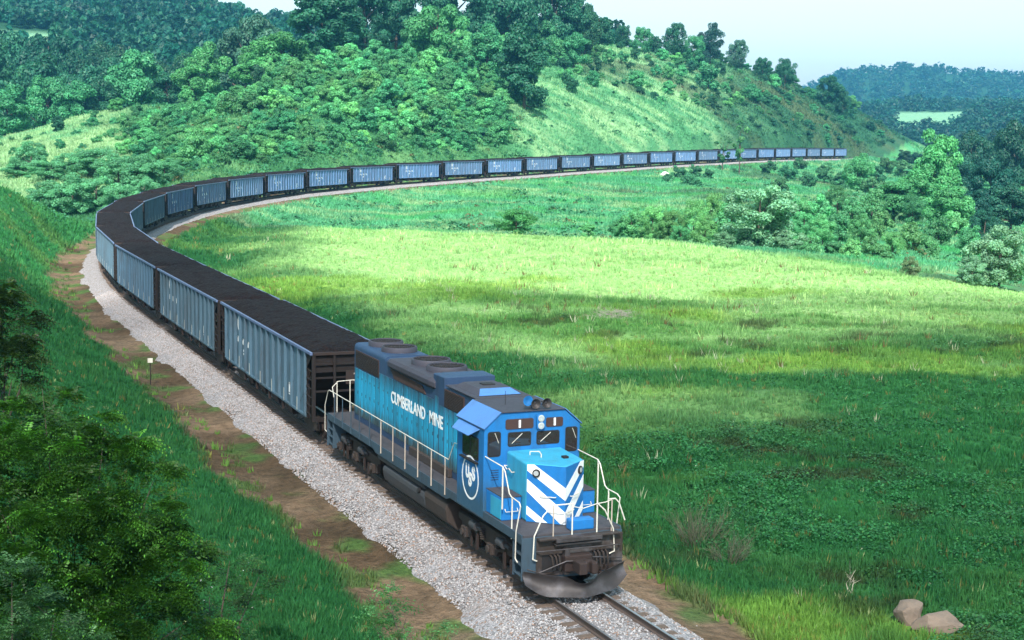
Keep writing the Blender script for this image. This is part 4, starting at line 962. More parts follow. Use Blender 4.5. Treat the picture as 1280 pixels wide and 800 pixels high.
for (u, v) in scatter_px(A2, 110, 11, rs, .6):
    h_ = hit(u, v, 250)
    if h_ is None: continue
    x, y, z, D = h_; wd_ = rs.uniform(20, 36)*D/FPX
    put('ridge_bush', 'shrub', x, y, z, wd_, wd_*rs.uniform(.75, 1.15), jit(rs.choice([T_SHRUB2, T_DARK, T_SHRUB2, T_SHRUB]), .2), 'dark green bush in the thicket under the tall trees of the ridge', 'bush', 'bushes of the thicket under the ridge trees', parts=False)
B = [(690,92),(720,60),(780,70),(860,78),(930,92),(985,110),(1040,128),(1020,140),(930,128),(900,140),(830,128),(770,120),(740,112),(715,120)]
for (u, v) in scatter_px(B, 62, 12, rs, .7):
    h_ = hit(u, v, 300)
    if h_ is None: continue
    x, y, z, D = h_; wd_ = rs.uniform(9, 20)*D/FPX
    put('ridge_shrub', 'shrub', x, y, z, wd_, wd_*rs.uniform(.65, 1.0), jit(rs.choice([T_SHRUB2, T_DARK, T_SHRUB]), .2), 'dark green shrub scattered high on the grassy ridge behind the train', 'shrub', 'shrubs scattered high on the grassy ridge', parts=False)
C3 = [(850,112),(900,112),(985,116),(1050,134),(1105,160),(1125,186),(1060,184),(1000,178),(930,160),(870,140)]
for (u, v) in scatter_px(C3, 62, 11, rs, .7):
    h_ = hit(u, v, 300)
    if h_ is None: continue
    x, y, z, D = h_; wd_ = rs.uniform(8, 17)*D/FPX
    put('scrub_shrub', 'shrub', x, y, z, wd_, wd_*rs.uniform(.5, .8), jit(rs.choice([T_SHRUB2, T_DARK, T_DARK]), .2), 'small dark shrub dotted over the lower right end of the ridge', 'shrub', 'shrubs dotted over the lower right end of the ridge', parts=False)
for i in range(30):
    u = 748+i*10.6+rs.uniform(-4, 4); D = np.interp(u, [720, 800, 880, 960, 1010, 1060, 1110], [585, 608, 648, 694, 745, 784, 838])+rs.uniform(-14, 8)
    x, y, z = at_uD(u, D); wd_ = rs.uniform(11, 22)*D/FPX
    put('skyline_bush', rs.choice(['fine', 'round', 'shrub']), x, y, z, wd_, wd_*rs.uniform(.6, 1.0), jit(rs.choice([T_DARK, T_SHRUB2]), .2), 'dark bush in the thin line along the falling crest of the ridge', 'bush', 'bushes along the falling crest of the ridge', parts=False)
for u, v, wp, lab in [(615,168,26,'round dark shrub alone on the grass at the right end of the shrub slope'),(575,190,30,'dark shrub close behind the train at the right end of the shrub slope'),(710,100,16,'small round shrub on the bright grass just below the ridge wood'),(706,74,14,'small shrub tucked under the ridge wood'),(742,108,14,'small bright shrub on the grass right of the round shrubs'),(797,112,26,'light green shrub at the lower edge of the ridge scrub'),(835,118,20,'round shrub on the lower edge of the ridge scrub'),(826,132,15,'lowest small shrub below the ridge scrub'),(885,112,40,'big dark thicket on the middle of the right ridge'),(940,128,26,'dark shrub low on the right ridge'),(967,112,22,'shrub high on the right ridge under the skyline')]:
    h_ = hit(u, v, 200)
    if h_ is None: continue
    x, y, z, D = h_; wd_ = wp*D/FPX
    put('hill_shrub', 'shrub', x, y, z, wd_, wd_*.8, jit(T_SHRUB2 if 'dark' in lab else T_SHRUB, .1), lab, 'shrub')
for (u, v) in scatter_px([(0,172),(90,156),(185,138),(200,160),(120,185),(40,212),(0,214)], 26, 13, rs, .7):
    h_ = hit(u, v, 200)
    if h_ is None: continue
    x, y, z, D = h_; wd_ = rs.uniform(7, 15)*(1.5 if u > 110 else 1)*D/FPX
    put('pasture_shrub', 'shrub', x, y, z, wd_, wd_*rs.uniform(.6, .9), jit(T_SHRUB2, .2), 'small dark shrub dotted over the pale pasture at the left', 'shrub', 'shrubs dotted over the pale pasture at the left', parts=False)

# ------------------------------------------------------------------ far woods that read as one mass
def far_wood(name, cands, seed, tone, label, cat, leafn=90):
    rng = np.random.default_rng(seed); Vs = []; Cs = []
    protos = [crown_np(900+i, .55, 1.0, 14, leafn, .20, base=.02, clr=(.34, .52))[:3:2] for i in range(4)]
    for (x, y, z, w_, h_) in cands:
        V, C = protos[rng.integers(4)]; a = rng.random()*6.28; ca, sa = math.cos(a), math.sin(a)
        q = np.stack([(V[:, 0]*ca-V[:, 1]*sa)*w_+x, (V[:, 0]*sa+V[:, 1]*ca)*w_+y, V[:, 2]*h_+z-.5], -1)
        Vs.append(q); Cs.append(C*np.array(tone)*(.55+.9*rng.random())*np.array([1+1.2*rng.random()**3, 1, 1-.3*rng.random()]))
    V = np.concatenate(Vs); C = np.concatenate(Cs)
    tag(np_mesh(name, V, np.arange(len(V)).reshape(-1, 4), MT['leaf'], C), label, cat, kind='stuff')
rng = np.random.default_rng(17); c1 = []
n = 2600; U = rng.uniform(-160, 760, n); Dd = np.exp(rng.uniform(math.log(620), math.log(1150), n))
Zg = None; d_ = np.stack([fw+rt*(u-640)/FPX-up*(-100/FPX) for u in U]); hh = np.hypot(d_[:, 0], d_[:, 1]); X = CX+d_[:, 0]/hh*Dd; Y = CY+d_[:, 1]/hh*Dd; Zg = ground(X, Y)
for i in range(n):
    if U[i] < 82 and 765 < Dd[i] < 840: continue
    w_ = rng.uniform(7, 13); c1.append((X[i], Y[i], Zg[i], w_, w_*rng.uniform(.85, 1.3)))
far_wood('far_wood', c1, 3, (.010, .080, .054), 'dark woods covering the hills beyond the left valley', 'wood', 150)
c2 = []; n = 5200; U = rng.uniform(940, 1500, n); Dd = np.exp(rng.uniform(math.log(1020), math.log(3700), n))
d_ = np.stack([fw+rt*(u-640)/FPX for u in U]); hh = np.hypot(d_[:, 0], d_[:, 1]); X = CX+d_[:, 0]/hh*Dd; Y = CY+d_[:, 1]/hh*Dd; Zg = ground(X, Y)
for i in range(n):
    if 1106 < U[i] < 1196 and (1395 < Dd[i] < 1605): continue
    if U[i] > 1180 and 1785 < Dd[i] < 1945: continue
    w_ = rng.uniform(9, 15)*(1+.5*(Dd[i] > 2200)); c2.append((X[i], Y[i], Zg[i], w_, w_*rng.uniform(.7, 1.1)))
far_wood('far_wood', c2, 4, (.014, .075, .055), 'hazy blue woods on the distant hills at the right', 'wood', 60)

# ------------------------------------------------------------------ rough growth on the far slopes
rg2 = np.random.default_rng(23)
x, y = scatter_grass(290000, -120, 1500, 165, 800, rg2)
s, d, zt = track_sd(x, y); u, D = uD(x, y)
keep = (np.abs(d) > np.where(d > 0, 5.5, 4.8)) & ~((d < 0) & (D < crest_D(u)+2)) & ~((u < 560) & (D > 560)) & ~((u < 190) & (d > 0) & (D > 440)) & (rg2.random(len(x)) < np.clip(D/420, .35, 1))
x, y, s, d, zt, u, D = [q[keep] for q in (x, y, s, d, zt, u, D)]
z = ground(x, y, (s, d, zt)); c = cover(x, y, s, d, u, D)*(.72+.6*fbm(x, y, 5, 103, 3))[:, None]
c = np.where((c[:, 0] > c[:, 1]*1.05)[:, None], c*.8, c)
h = (.35+.0009*D)*(.5+1.0*fbm(x, y, 9, 105, 3)); wd = .05+.00028*D
Vg, Fg, Cg = blades(x, y, z, h, wd, 4, c, rg2, lean=.6, spread=.9)
tag(np_mesh('hill_grass', Vg, Fg, MT['grass'], Cg, nper=3), kind='stuff')
# low undergrowth between the hillside shrubs and on the banks
n = 14000; x, y = scatter_grass(n, 120, 1330, 170, 760, rg2); s, d, zt = track_sd(x, y); u, D = uD(x, y)
dens = np.where((d > 0) & (u < 660), .55, np.where((d > 0), .10+.22*sst(850, 1000, u), .16*sst(.5, .62, fbm(x, y, 18, 107, 3))*2))
keep = (np.abs(d) > 7) & ~((d < 0) & (D < crest_D(u)+8)) & (rg2.random(n) < dens) & ~((u < 560) & (D > 520)) & ~((u < 190) & (D > 300))
x, y, s, d, zt, u, D = [q[keep] for q in (x, y, s, d, zt, u, D)]
z = ground(x, y, (s, d, zt)); n = len(x); nb = 26; r = (.5+1.3*rg2.random(n)**2)
dv = rg2.normal(0, 1, (n, nb, 3)); dv /= np.linalg.norm(dv, axis=2)[:, :, None]; dv[:, :, 2] = np.abs(dv[:, :, 2])*.8
P = np.stack([x, y, z], -1)[:, None]+dv*r[:, None, None]*(.6+.5*rg2.random((n, nb, 1)))
base = np.array([.050, .20, .10])[None]*(.55+.8*rg2.random((n, 1)))
base[rg2.random(n) < .08] = np.array([.13, .13, .06])
cc = np.repeat(base, nb, 0)*(.8+.4*rg2.random((n*nb, 1))); P = P.reshape(-1, 3)
Vl, Fl, Cl = leaves(P[:, 0], P[:, 1], P[:, 2], np.repeat(.20+.0011*D, nb)*(.7+.6*rg2.random(n*nb)), .6, cc, rg2)
tag(np_mesh('undergrowth', Vl, Fl, MT['leaf'], Cl), kind='stuff')
# ------------------------------------------------------------------ locomotive (x forward, rail top z = 0)
OFF = (10.5, 0, 0)
loco = empty('diesel_locomotive', OFF)
tag(loco, 'blue diesel locomotive with white chevrons on its nose leading the coal train', 'locomotive')
def part(name, mb, mat, parent=None, **kw): return mb.build(name, MT[mat], parent or loco, OFF, **kw)
def rrect(a0, a1, b0, b1, r, n=4):
    P = []
    for cx_, cy_, s0 in ((a1-r, b1-r, 0), (a0+r, b1-r, 90), (a0+r, b0+r, 180), (a1-r, b0+r, 270)):
        for i in range(n+1):
            a = R(s0+90*i/n); P.append((cx_+r*math.cos(a), cy_+r*math.sin(a)))
    return P
def text_mesh(s, width, height, bold=.012, extrude=.003, spacing=1.0):
    cu = bpy.data.curves.new('text', 'FONT'); cu.body = s; cu.size = 1; cu.offset = bold; cu.space_character = spacing; cu.fill_mode = 'BOTH'; cu.extrude = extrude
    o = bpy.data.objects.new('text', cu); link(o); bpy.context.view_layer.update()
    me = bpy.data.meshes.new_from_object(o.evaluated_get(bpy.context.evaluated_depsgraph_get())); bpy.data.objects.remove(o)
    co = np.empty(len(me.vertices)*3, dtype=np.float32); me.vertices.foreach_get('co', co); co = co.reshape(-1, 3)
    mn, mx = co.min(0), co.max(0); k = [(width/(mx[0]-mn[0])), height/(mx[1]-mn[1]), 1]
    co[:, 0] = (co[:, 0]-mn[0])*k[0]; co[:, 1] = (co[:, 1]-mn[1])*k[1]
    me.vertices.foreach_set('co', co.ravel()); me.update(); return me
def text_part(name, me, mat, loc, rot, parent):
    me.materials.clear(); me.materials.append(MT[mat]); o = bpy.data.objects.new(name, me); link(o, parent)
    o.location = (loc[0]-OFF[0], loc[1]-OFF[1], loc[2]-OFF[2]); o.rotation_euler = rot; return o

# frame, deck, sills
part('underframe', MB().box(1.4, 19.9, -.95, .95, .98, 1.62).box(.45, 1.5, -.22, .22, .74, 1.1), 'black')
part('deck', MB().box(1.15, 20.05, -1.50, 1.50, 1.625, 1.705), 'deck', bevel=.01)
for sg in (-1, 1):
    part('side_sill', MB().prism([(1.15, 1.715), (1.15, 1.46), (6.9, 1.46), (7.2, 1.36), (14.2, 1.36), (14.5, 1.46), (20.04, 1.46), (20.04, 1.715)], 'y', sg*1.505, sg*1.545), 'sill', bevel=.008)
# hood: rear radiator section, brake section, clean air box, section behind cab
def hoodprof(h, top, r=.16):
    P = [(-h, 1.70)]
    for i in range(6): a = R(180-90*i/5); P.append((-h+r+r*math.cos(a), top-r+r*math.sin(a)))
    P += [(-p[0], p[1]) for p in P[::-1]]; return P
part('long_hood', MB().prism(hoodprof(.868, 4.64), 'x', 2.51, 6.2).prism(hoodprof(.862, 4.60), 'x', 6.2, 11.2).prism(hoodprof(.866, 4.60), 'x', 12.2, 15.12), 'roofblue', smooth=True)
part('air_box', MB().prism(hoodprof(.885, 4.83, .04), 'x', 11.2, 12.22), 'roofblue', bevel=.015)
def flare():
    b = MB(); pr_ = [(-.88, 4.28), (-1.03, 4.42), (-1.03, 4.58), (-.93, 4.68), (.93, 4.68), (1.03, 4.58), (1.03, 4.42), (.88, 4.28)]
    n = len(pr_); vs = []
    for x_, k, zz in ((6.55, .88, -.06), (6.95, 1, 0), (11.1, 1, 0), (11.42, .9, -.05)):
        vs += [(x_, p[0]*k, min(p[1], 4.68)+zz*(p[1] > 4.3)) for p in pr_]
    fs = [tuple(range(n)), tuple(3*n+i for i in range(n))[::-1]]+[(i*n+k, i*n+(k+1) % n, (i+1)*n+(k+1) % n, (i+1)*n+k) for i in range(3) for k in range(n)]
    return b.add(vs, fs)
part('brake_hatch', flare(), 'roof', bevel=.02)
for xf, rr in ((3.52, .63), (5.06, .63), (8.45, .66), (9.98, .66)):
    zt_ = 4.62 if xf < 6 else 4.66
    f = part('roof_fan', MB().disc_lathe((xf, .05, 0), [(rr*1.06, zt_-.02), (rr*1.06, zt_+.15), (rr, zt_+.21), (rr*.93, zt_+.21), (rr*.90, zt_+.10)], 'z', 28), 'roof', smooth=True)
    g = MB().disc_lathe((xf, .05, 0), [(rr*.92, zt_+.105), (rr*.92, zt_+.12)], 'z', 28)
    for k in range(10):
        a = math.pi*k/10; g.tube([(xf+math.cos(a)*rr*.92, .05+math.sin(a)*rr*.92, zt_+.175), (xf-math.cos(a)*rr*.92, .05-math.sin(a)*rr*.92, zt_+.175)], .012, 4)
    for q in (.3, .55, .8):
        pts_ = [(xf+math.cos(a)*rr*.92*q, .05+math.sin(a)*rr*.92*q, zt_+.182) for a in np.linspace(0, 6.283, 19)]; g.tube(pts_, .010, 4, caps=False)
    part('fan_grille', g, 'black', f)
# exhaust and roof hatch ahead of the air box
part('exhaust_stack', MB().box(10.72, 11.05, -.42, .42, 4.66, 4.78), 'roof', bevel=.02)
part('roof_hatch', MB().box(12.45, 15.02, -.93, .93, 4.60, 4.645).add(
    [(12.7, -.75, 4.645), (14.75, -.75, 4.645), (14.75, .75, 4.645), (12.7, .75, 4.645), (12.95, -.52, 4.80), (14.3, -.52, 4.80), (14.3, .52, 4.80), (12.95, .52, 4.80)],
    [(0, 3, 2, 1), (4, 5, 6, 7), (0, 1, 5, 4), (1, 2, 6, 5), (2, 3, 7, 6), (3, 0, 4, 7)]), 'roof', bevel=.012)
part('hatch_slope', MB().add([(14.76, -.70, 4.66), (14.76, .70, 4.66), (14.33, .50, 4.806), (14.33, -.50, 4.806), (14.74, -.70, 4.655), (14.74, .70, 4.655), (14.31, .5, 4.80), (14.31, -.5, 4.80)], [(0, 1, 2, 3), (4, 7, 6, 5), (0, 4, 5, 1), (1, 5, 6, 2), (2, 6, 7, 3), (3, 7, 4, 0)]), 'caproof')
part('hatch_vent', MB().box(13.4, 13.75, -.15, .25, 4.80, 4.83), 'black')
# doors and grilles along both sides
for sg in (-1, 1):
    def side(n_, x0, x1, z0, z1, mat_, t=.012, y=.868, par=None, bv=.006): return part(n_, MB().box(x0, x1, sg*y, sg*(y+t), z0, z1), mat_, par, bevel=bv)
    x_ = 2.58
    edges = [2.58, 3.08, 3.58, 4.06, 4.56, 5.06, 5.54, 6.12, 6.62, 7.14, 7.66, 8.18, 8.70, 9.22, 9.74, 10.26, 10.78, 11.28, 11.74, 12.22, 12.62, 13.02, 13.42, 13.82, 14.25, 14.68, 15.08]
    for a, b in zip(edges[:-1], edges[1:]):
        top = 3.70 if b < 5.6 else (3.95 if b < 11.3 else (3.86 if 12.2 < b < 14.05 else 4.12))
        if b > 14.6: top = 3.86
        dr = side('hood_door', a+.042, b-.042, 1.93, top, 'hood', .022)
        for za, zb in ((2.75, 2.87), (3.35, 3.42)):
            part('latch', MB().box(b-.075, b-.045, sg*.889, sg*.903, za, zb), 'black', dr)
    side('door_frame', 2.57, 15.09, 1.92, 3.70, 'black', .004)
    part('hood_skirt', MB().box(2.52, 15.1, sg*.868, sg*.878, 1.71, 1.90), 'roofblue')
    gr = side('radiator_grille', 2.68, 5.5, 3.76, 4.40, 'grille', .02)
    lv = MB()
    for k in range(12): lv.box(2.72, 5.46, sg*.888, sg*.900, 3.80+k*.049, 3.815+k*.049)
    part('louvre', lv, 'black', gr)
    part('brake_grille', MB().prism([(6.82, 4.30), (10.1, 4.24), (10.48, 3.99), (7.3, 3.99)], 'y', sg*.868, sg*.90), 'grille')
    gi = side('intake_grille', 12.24, 13.97, 3.89, 4.48, 'grille', .03)
    lv = MB()
    for k in range(11): lv.box(12.28, 13.93, sg*.898, sg*.908, 3.92+k*.05, 3.934+k*.05)
    part('louvre', lv, 'black', gi)
    part('equipment_box', MB().box(9.2, 13.0, sg*.88, sg*1.02, 1.71, 1.98), 'truck', bevel=.02)
    side('door_gap', 5.56, 5.60, 3.2, 3.62, 'black', .028)
    me = text_mesh('CUMBERLAND', 3.53, .43, .022); text_part('lettering', me, 'white', (6.93 if sg < 0 else 12.15, sg*.894, 3.10), (R(90), 0, 0 if sg < 0 else R(180)), loco)
    me = text_mesh('MINE', 1.26, .43, .022); text_part('lettering', me, 'white', (10.88 if sg < 0 else 8.2, sg*.894, 3.10), (R(90), 0, 0 if sg < 0 else R(180)), loco)

# cab
XC0, XC = 15.12, 17.246
cabp = [(-1.55, 1.50), (-1.55, 4.14), (-1.02, 4.60), (1.02, 4.60), (1.55, 4.14), (1.55, 1.50)]
cab_o = part('cab', MB().prism(cabp, 'x', XC0, XC), 'cab', bevel=.02)
part('cab_roof', MB().box(15.04, 17.30, -1.03, 1.03, 4.602, 4.632), 'roof', cab_o, bevel=.012)
for sg in (-1, 1):
    a = Vector((1.03, 4.618)); b = Vector((1.565, 4.155)); n_ = Vector((.66, .75))*.022
    part('roof_slope', MB().prism([(sg*a.x, a.y), (sg*b.x, b.y), (sg*(b.x+n_.x), b.y+n_.y), (sg*(a.x+n_.x), a.y+n_.y)], 'x', 15.06, 17.29), 'caproof', cab_o)
    # rain gutter and sun visor
    part('gutter', MB().tube([(15.05, sg*1.57, 4.15), (17.30, sg*1.57, 4.15)], .018, 6), 'roofblue', cab_o)
    part('visor', MB().add([(15.25, sg*1.56, 4.10), (16.95, sg*1.56, 4.10), (16.75, sg*1.86, 3.90), (15.45, sg*1.86, 3.90), (15.25, sg*1.56, 4.085), (16.95, sg*1.56, 4.085), (16.75, sg*1.86, 3.885), (15.45, sg*1.86, 3.885)], [(0, 1, 2, 3), (4, 7, 6, 5), (0, 4, 5, 1), (1, 5, 6, 2), (2, 6, 7, 3), (3, 7, 4, 0)]), 'caproof', cab_o)
    w_ = part('side_window', MB().prism(rrect(15.55, 16.85, 3.10, 3.80, .06), 'y', sg*1.55, sg*1.556), 'black', cab_o)
    part('pane', MB().prism(rrect(15.62, 16.16, 3.16, 3.75, .04), 'y', sg*1.556, sg*1.560), 'glass', w_)
    part('pane', MB().prism(rrect(16.24, 16.80, 3.16, 3.75, .04), 'y', sg*1.556, sg*1.560), 'glass', w_)
    part('armrest', MB().box(15.55, 16.85, sg*1.55, sg*1.66, 3.03, 3.08), 'black', cab_o, bevel=.01)
    part('side_wash', MB().box(15.13, 17.23, sg*1.551, sg*1.554, 1.72, 3.0), 'sidecab', cab_o) if False else None
    # roundel
    rn = MB(); n = 48; r0, r1 = .605, .665; c_ = (16.22, 2.50)
    vs = []
    for rr, yy in ((r0, 1.553), (r1, 1.553), (r1, 1.558), (r0, 1.558)):
        vs += [(c_[0]+rr*math.cos(2*math.pi*k/n), sg*yy, c_[1]+rr*math.sin(2*math.pi*k/n)) for k in range(n)]
    fs = [(j*n+k, j*n+(k+1) % n, ((j+1) % 4)*n+(k+1) % n, ((j+1) % 4)*n+k) for j in range(4) for k in range(n)]
    ro = part('roundel', rn.add(vs, fs), 'white', cab_o)
    for ch, dx, dz, w2, h2 in (('U', -.36, -.06, .27, .44), ('S', -.115, -.28, .24, .44), ('S', .125, -.06, .26, .44)):
        me = text_mesh(ch, w2, h2, .045)
        lx = c_[0]+dx if sg < 0 else c_[0]-dx
        text_part('letter', me, 'white', (lx, sg*(1.557 if ch == 'U' or dx > 0 else 1.560), c_[1]+dz), (R(90), 0, 0 if sg < 0 else R(180)), ro)
# front of the cab
def fwin(y0, y1, z0, z1, name='windshield', r=.07, mat_='glass'):
    w_ = part(name, MB().prism(rrect(y0, y1, z0, z1, r), 'x', XC, XC+.008), 'black', cab_o)
    part('pane', MB().prism(rrect(y0+.035, y1-.035, z0+.035, z1-.035, r*.7), 'x', XC+.008, XC+.012), mat_, w_); return w_
for y0, y1, z0, z1 in ((-.80, -.05, 3.58, 4.01), (.12, .87, 3.58, 3.99)):
    w_ = fwin(y0, y1, z0, z1)
    part('wiper', MB().tube([(XC+.03, y0+.12, z0+.10), (XC+.03, y0+.45, z1-.05)], .010, 5), 'rail_white', w_)
for y0, y1 in ((-1.44, -1.02), (1.06, 1.46)):
    w_ = fwin(y0, y1, 3.31, 4.06, 'door_window', .08)
    part('wiper', MB().tube([(XC+.03, y0+.22, 4.02), (XC+.03, y0+.34, 3.72)], .009, 5), 'rail_white', w_)
for y0, y1, z0, z1 in ((-.88, .01, 4.10, 4.40), (.42, .97, 4.10, 4.38)):
    w_ = part('number_board', MB().prism(rrect(y0, y1, z0, z1, .06), 'x', XC, XC+.02), 'grille', cab_o)
    me = text_mesh('1', .065, .23, .02)
    text_part('number', me, 'white', (XC+.024, (y0+y1)/2-.03, z0+.035), (R(90), 0, R(90)), w_)
hl = part('headlight', MB().prism(rrect(.09, .34, 4.06, 4.50, .06), 'x', XC, XC+.10), 'cab', cab_o, bevel=.01)
for zc_ in (4.17, 4.39):
    part('lamp', MB().disc_lathe((XC+.10, .215, zc_), [(.095, 0), (.10, .03), (.085, .035), (.0, .02)], 'x', 20), 'lens', hl, smooth=True)
hn = part('horn', MB().tube([(16.85, .18, 4.70), (17.05, .18, 4.70)], .03, 8).tube([(16.9, -.1, 4.72), (16.9, .5, 4.72)], .03, 8).box(16.85, 16.95, .1, .26, 4.63, 4.72), 'roofblue', cab_o)
for yy, ln, zz in ((-.14, .28, 4.90), (.06, .40, 4.82), (.42, .40, 4.82)):
    part('trumpet', MB().disc_lathe((16.90, yy, zz), [(.03, 0), (.035, ln*.5), (.07, ln*.8), (.155, ln), (.145, ln), (.05, ln*.80)], 'x', 16), 'cab' if yy < 0 else 'steel', hn, smooth=True)
part('antenna', MB().tube([(16.2, -.45, 4.63), (16.2, -.45, 5.05)], .008, 5), 'black', cab_o)

# short nose with chevrons
NC = [(16.9, -.80), (18.70, -.83), (19.46, .05), (18.72, .97), (16.9, .94)]
def nosebody():
    b = MB(); n = 5; vs = [(p[0], p[1], 1.706) for p in NC]+[(p[0]-(.02 if 0 < i < 4 else 0), p[1], 3.40 if 0 < i < 4 else 3.47) for i, p in enumerate(NC)]
    return b.add(vs, [(0, 1, 2, 3, 4)[::-1], (5, 6, 7, 8, 9)]+[(i, (i+1) % n, n+(i+1) % n, n+i) for i in range(n)])
nose = part('nose', nosebody(), 'nose', bevel=.06, seg=3)
def face(A, B):
    a = Vector((A[0], A[1], 0)); b = Vector((B[0], B[1], 0)); d = (b-a); L = d.length; d.normalize(); nrm = Vector((d.y, -d.x, 0))
    if nrm.x < 0: nrm = -nrm
    def P(t, z, o): q = a+d*L*t+nrm*o; return (q.x, q.y, z)
    return P
for A, B in ((NC[1], NC[2]), (NC[3], NC[2])):
    P = face(A, B)
    def plate(poly, o0, o1):
        n = len(poly); return MB().add([P(t, z, o0) for t, z in poly]+[P(t, z, o1) for t, z in poly], [tuple(range(n))[::-1], tuple(range(n, 2*n))]+[(i, (i+1) % n, n+(i+1) % n, n+i) for i in range(n)])
    fr = part('nose_front', plate([(.015, 1.72), (1.0, 1.72), (1.0, 3.39), (.015, 3.39)], -.004, .006), 'blue', nose)
    for poly in ([(.02, 3.38), (.20, 3.39), (1.0, 2.78), (1.0, 2.42), (.02, 3.20)], [(.02, 2.96), (1.0, 2.08), (1.0, 1.73), (.90, 1.725), (.02, 2.60)], [(.02, 2.18), (.56, 1.73), (.27, 1.73), (.02, 1.93)]):
        part('chevron', plate(poly, .006, .010), 'white', fr)
    q = P(.26, 3.15, .012); b_ = P(.26, 3.15, .06); 
    dv = Vector(b_)-Vector(q)
    lt = part('nose_light', MB().tube([q, b_], .115, 18), 'black', fr, smooth=True)
    part('lamp', MB().tube([b_, Vector(b_)+dv*.15], .075, 16), 'lens', lt)
    part('grab_iron', MB().tube([P(.38, 2.50, .01), P(.38, 2.50, .07), P(.76, 2.50, .07), P(.76, 2.50, .01)], .014, 6), 'rail_white', fr)
    part('grab_iron', MB().tube([P(.62, 2.08, .01), P(.62, 2.08, .07), P(.98, 2.08, .07), P(.98, 2.08, .01)], .014, 6), 'rail_white', fr)
part('grab_iron', MB().tube([(17.85, -.35, 3.44), (17.85, -.35, 3.54), (17.95, -.1, 3.54), (18.2, -.15, 3.52), (18.2, -.15, 3.42)], .017, 6), 'rail_white', nose)
part('nose_cap', MB().box(18.35, 18.52, .42, .58, 3.41, 3.47), 'black', nose)
part('grab_iron', MB().tube([(17.25, -.80, 3.02), (17.25, -.90, 3.04), (17.45, -.90, 2.96), (17.6, -.90, 3.02), (17.8, -.90, 2.95), (17.8, -.81, 2.95)], .017, 6), 'rail_white', nose)
for sg in (-1, 1):
    yi, yo = (-.845, -1.46) if sg < 0 else (.99, 1.50)
    bx = part('battery_box', MB().box(17.25, 18.42, yi, yo, 1.706, 2.38), 'blue', bevel=.03)
    part('box_lid', MB().box(17.25, 18.45, yi, yo, 2.382, 2.41), 'deck', bx, bevel=.01)
    part('box_door', MB().box(17.62, 18.38, sg*abs(yo), sg*(abs(yo)+.012), 1.74, 2.30), 'nose', bx)
    part('grab_iron', MB().tube([(18.43, sg*1.36, 2.05), (18.50, sg*1.36, 1.98), (18.50, sg*.98, 1.98), (18.43, sg*.98, 2.05)], .013, 6), 'rail_white', bx)
    lv = MB()
    for k in range(5): lv.box(XC+.001, XC+.012, sg*1.32, sg*1.08, 2.62+k*.07, 2.645+k*.07)
    part('louvre', lv, 'roofblue', cab_o)

# pilot, steps, plough
for xe, dr in ((20.04, 1), (1.16, -1)):
    part('end_plate', MB().box(xe, xe+dr*.05, -1.55, 1.55, .42, 1.63), 'sill', bevel=.01)
    for sg in (-1, 1):
        st = MB()
        for k, zz in enumerate((.50, .80, 1.10, 1.40)): st.box(xe-dr*.02, xe-dr*.62, sg*(1.50-.0*k), sg*1.06, zz, zz+.03)
        st.box(xe-dr*.62, xe-dr*.66, sg*1.52, sg*.98, .42, 1.62).box(xe-dr*.0, xe-dr*.64, sg*1.06, sg*1.02, .42, 1.62)
        part('steps', st, 'sill', bevel=.006)
pp = part('pilot', MB().box(20.095, 20.13, -1.12, 1.56, .50, 1.56).box(20.0, 20.32, -1.12, 1.40, 1.56, 1.62), 'pilot', bevel=.015)
part('anticlimber', MB().box(20.05, 20.36, -.62, .80, 1.48, 1.60).box(20.10, 20.30, -.62, .80, 1.38, 1.44), 'steel', pp, bevel=.015)
part('pilot_pocket', MB().box(20.131, 20.14, -.95, -.30, .62, 1.12), 'black', pp); part('pilot_pocket', MB().box(20.131, 20.14, .52, 1.2, .68, 1.12), 'black', pp)
part('pilot_pillar', MB().box(20.14, 20.34, -.34, -.20, .55, 1.30), 'steel', pp, bevel=.02)
part('pilot_bar', MB().tube([(20.2, -1.15, 1.26), (20.3, -1.05, 1.28), (20.3, 1.3, 1.26), (20.2, 1.42, 1.2)], .022, 7).tube([(20.3, -.2, 1.28), (20.3, -.2, 1.05)], .02, 6), 'steel', pp)
part('step_light_box', MB().box(19.72, 20.06, -.05, .68, 1.706, 2.02), 'blue', bevel=.04)
cp = MB().box(20.1, 20.62, -.14, .26, .74, 1.0).box(20.55, 20.98, -.20, .06, .70, 1.04).box(20.62, 20.80, .06, .34, .70, 1.04).box(20.78, 21.0, .18, .36, .70, 1.04).box(20.12, 20.40, -.36, .48, .64, 1.10)
part('coupler', cp, 'rust', bevel=.035, seg=2)
for yy, ln in ((-.72, .42), (-.60, .38), (-.50, .45), (.62, .42), (.74, .48), (.86, .4), (.98, .45)):
    part('air_hose', MB().tube([(20.14, yy, 1.12), (20.30, yy, 1.08), (20.33, yy+.03, 1.12-ln*.7), (20.26, yy+.05, 1.12-ln)], .026, 6), 'truck', pp, smooth=True)
part('uncoupling_lever', MB().tube([(20.25, -1.45, .80), (20.3, -1.12, .68), (20.45, -.35, .98), (20.5, -.1, .98)], .018, 6).tube([(20.25, 1.5, .85), (20.35, .5, 1.0)], .018, 6), 'steel', pp)
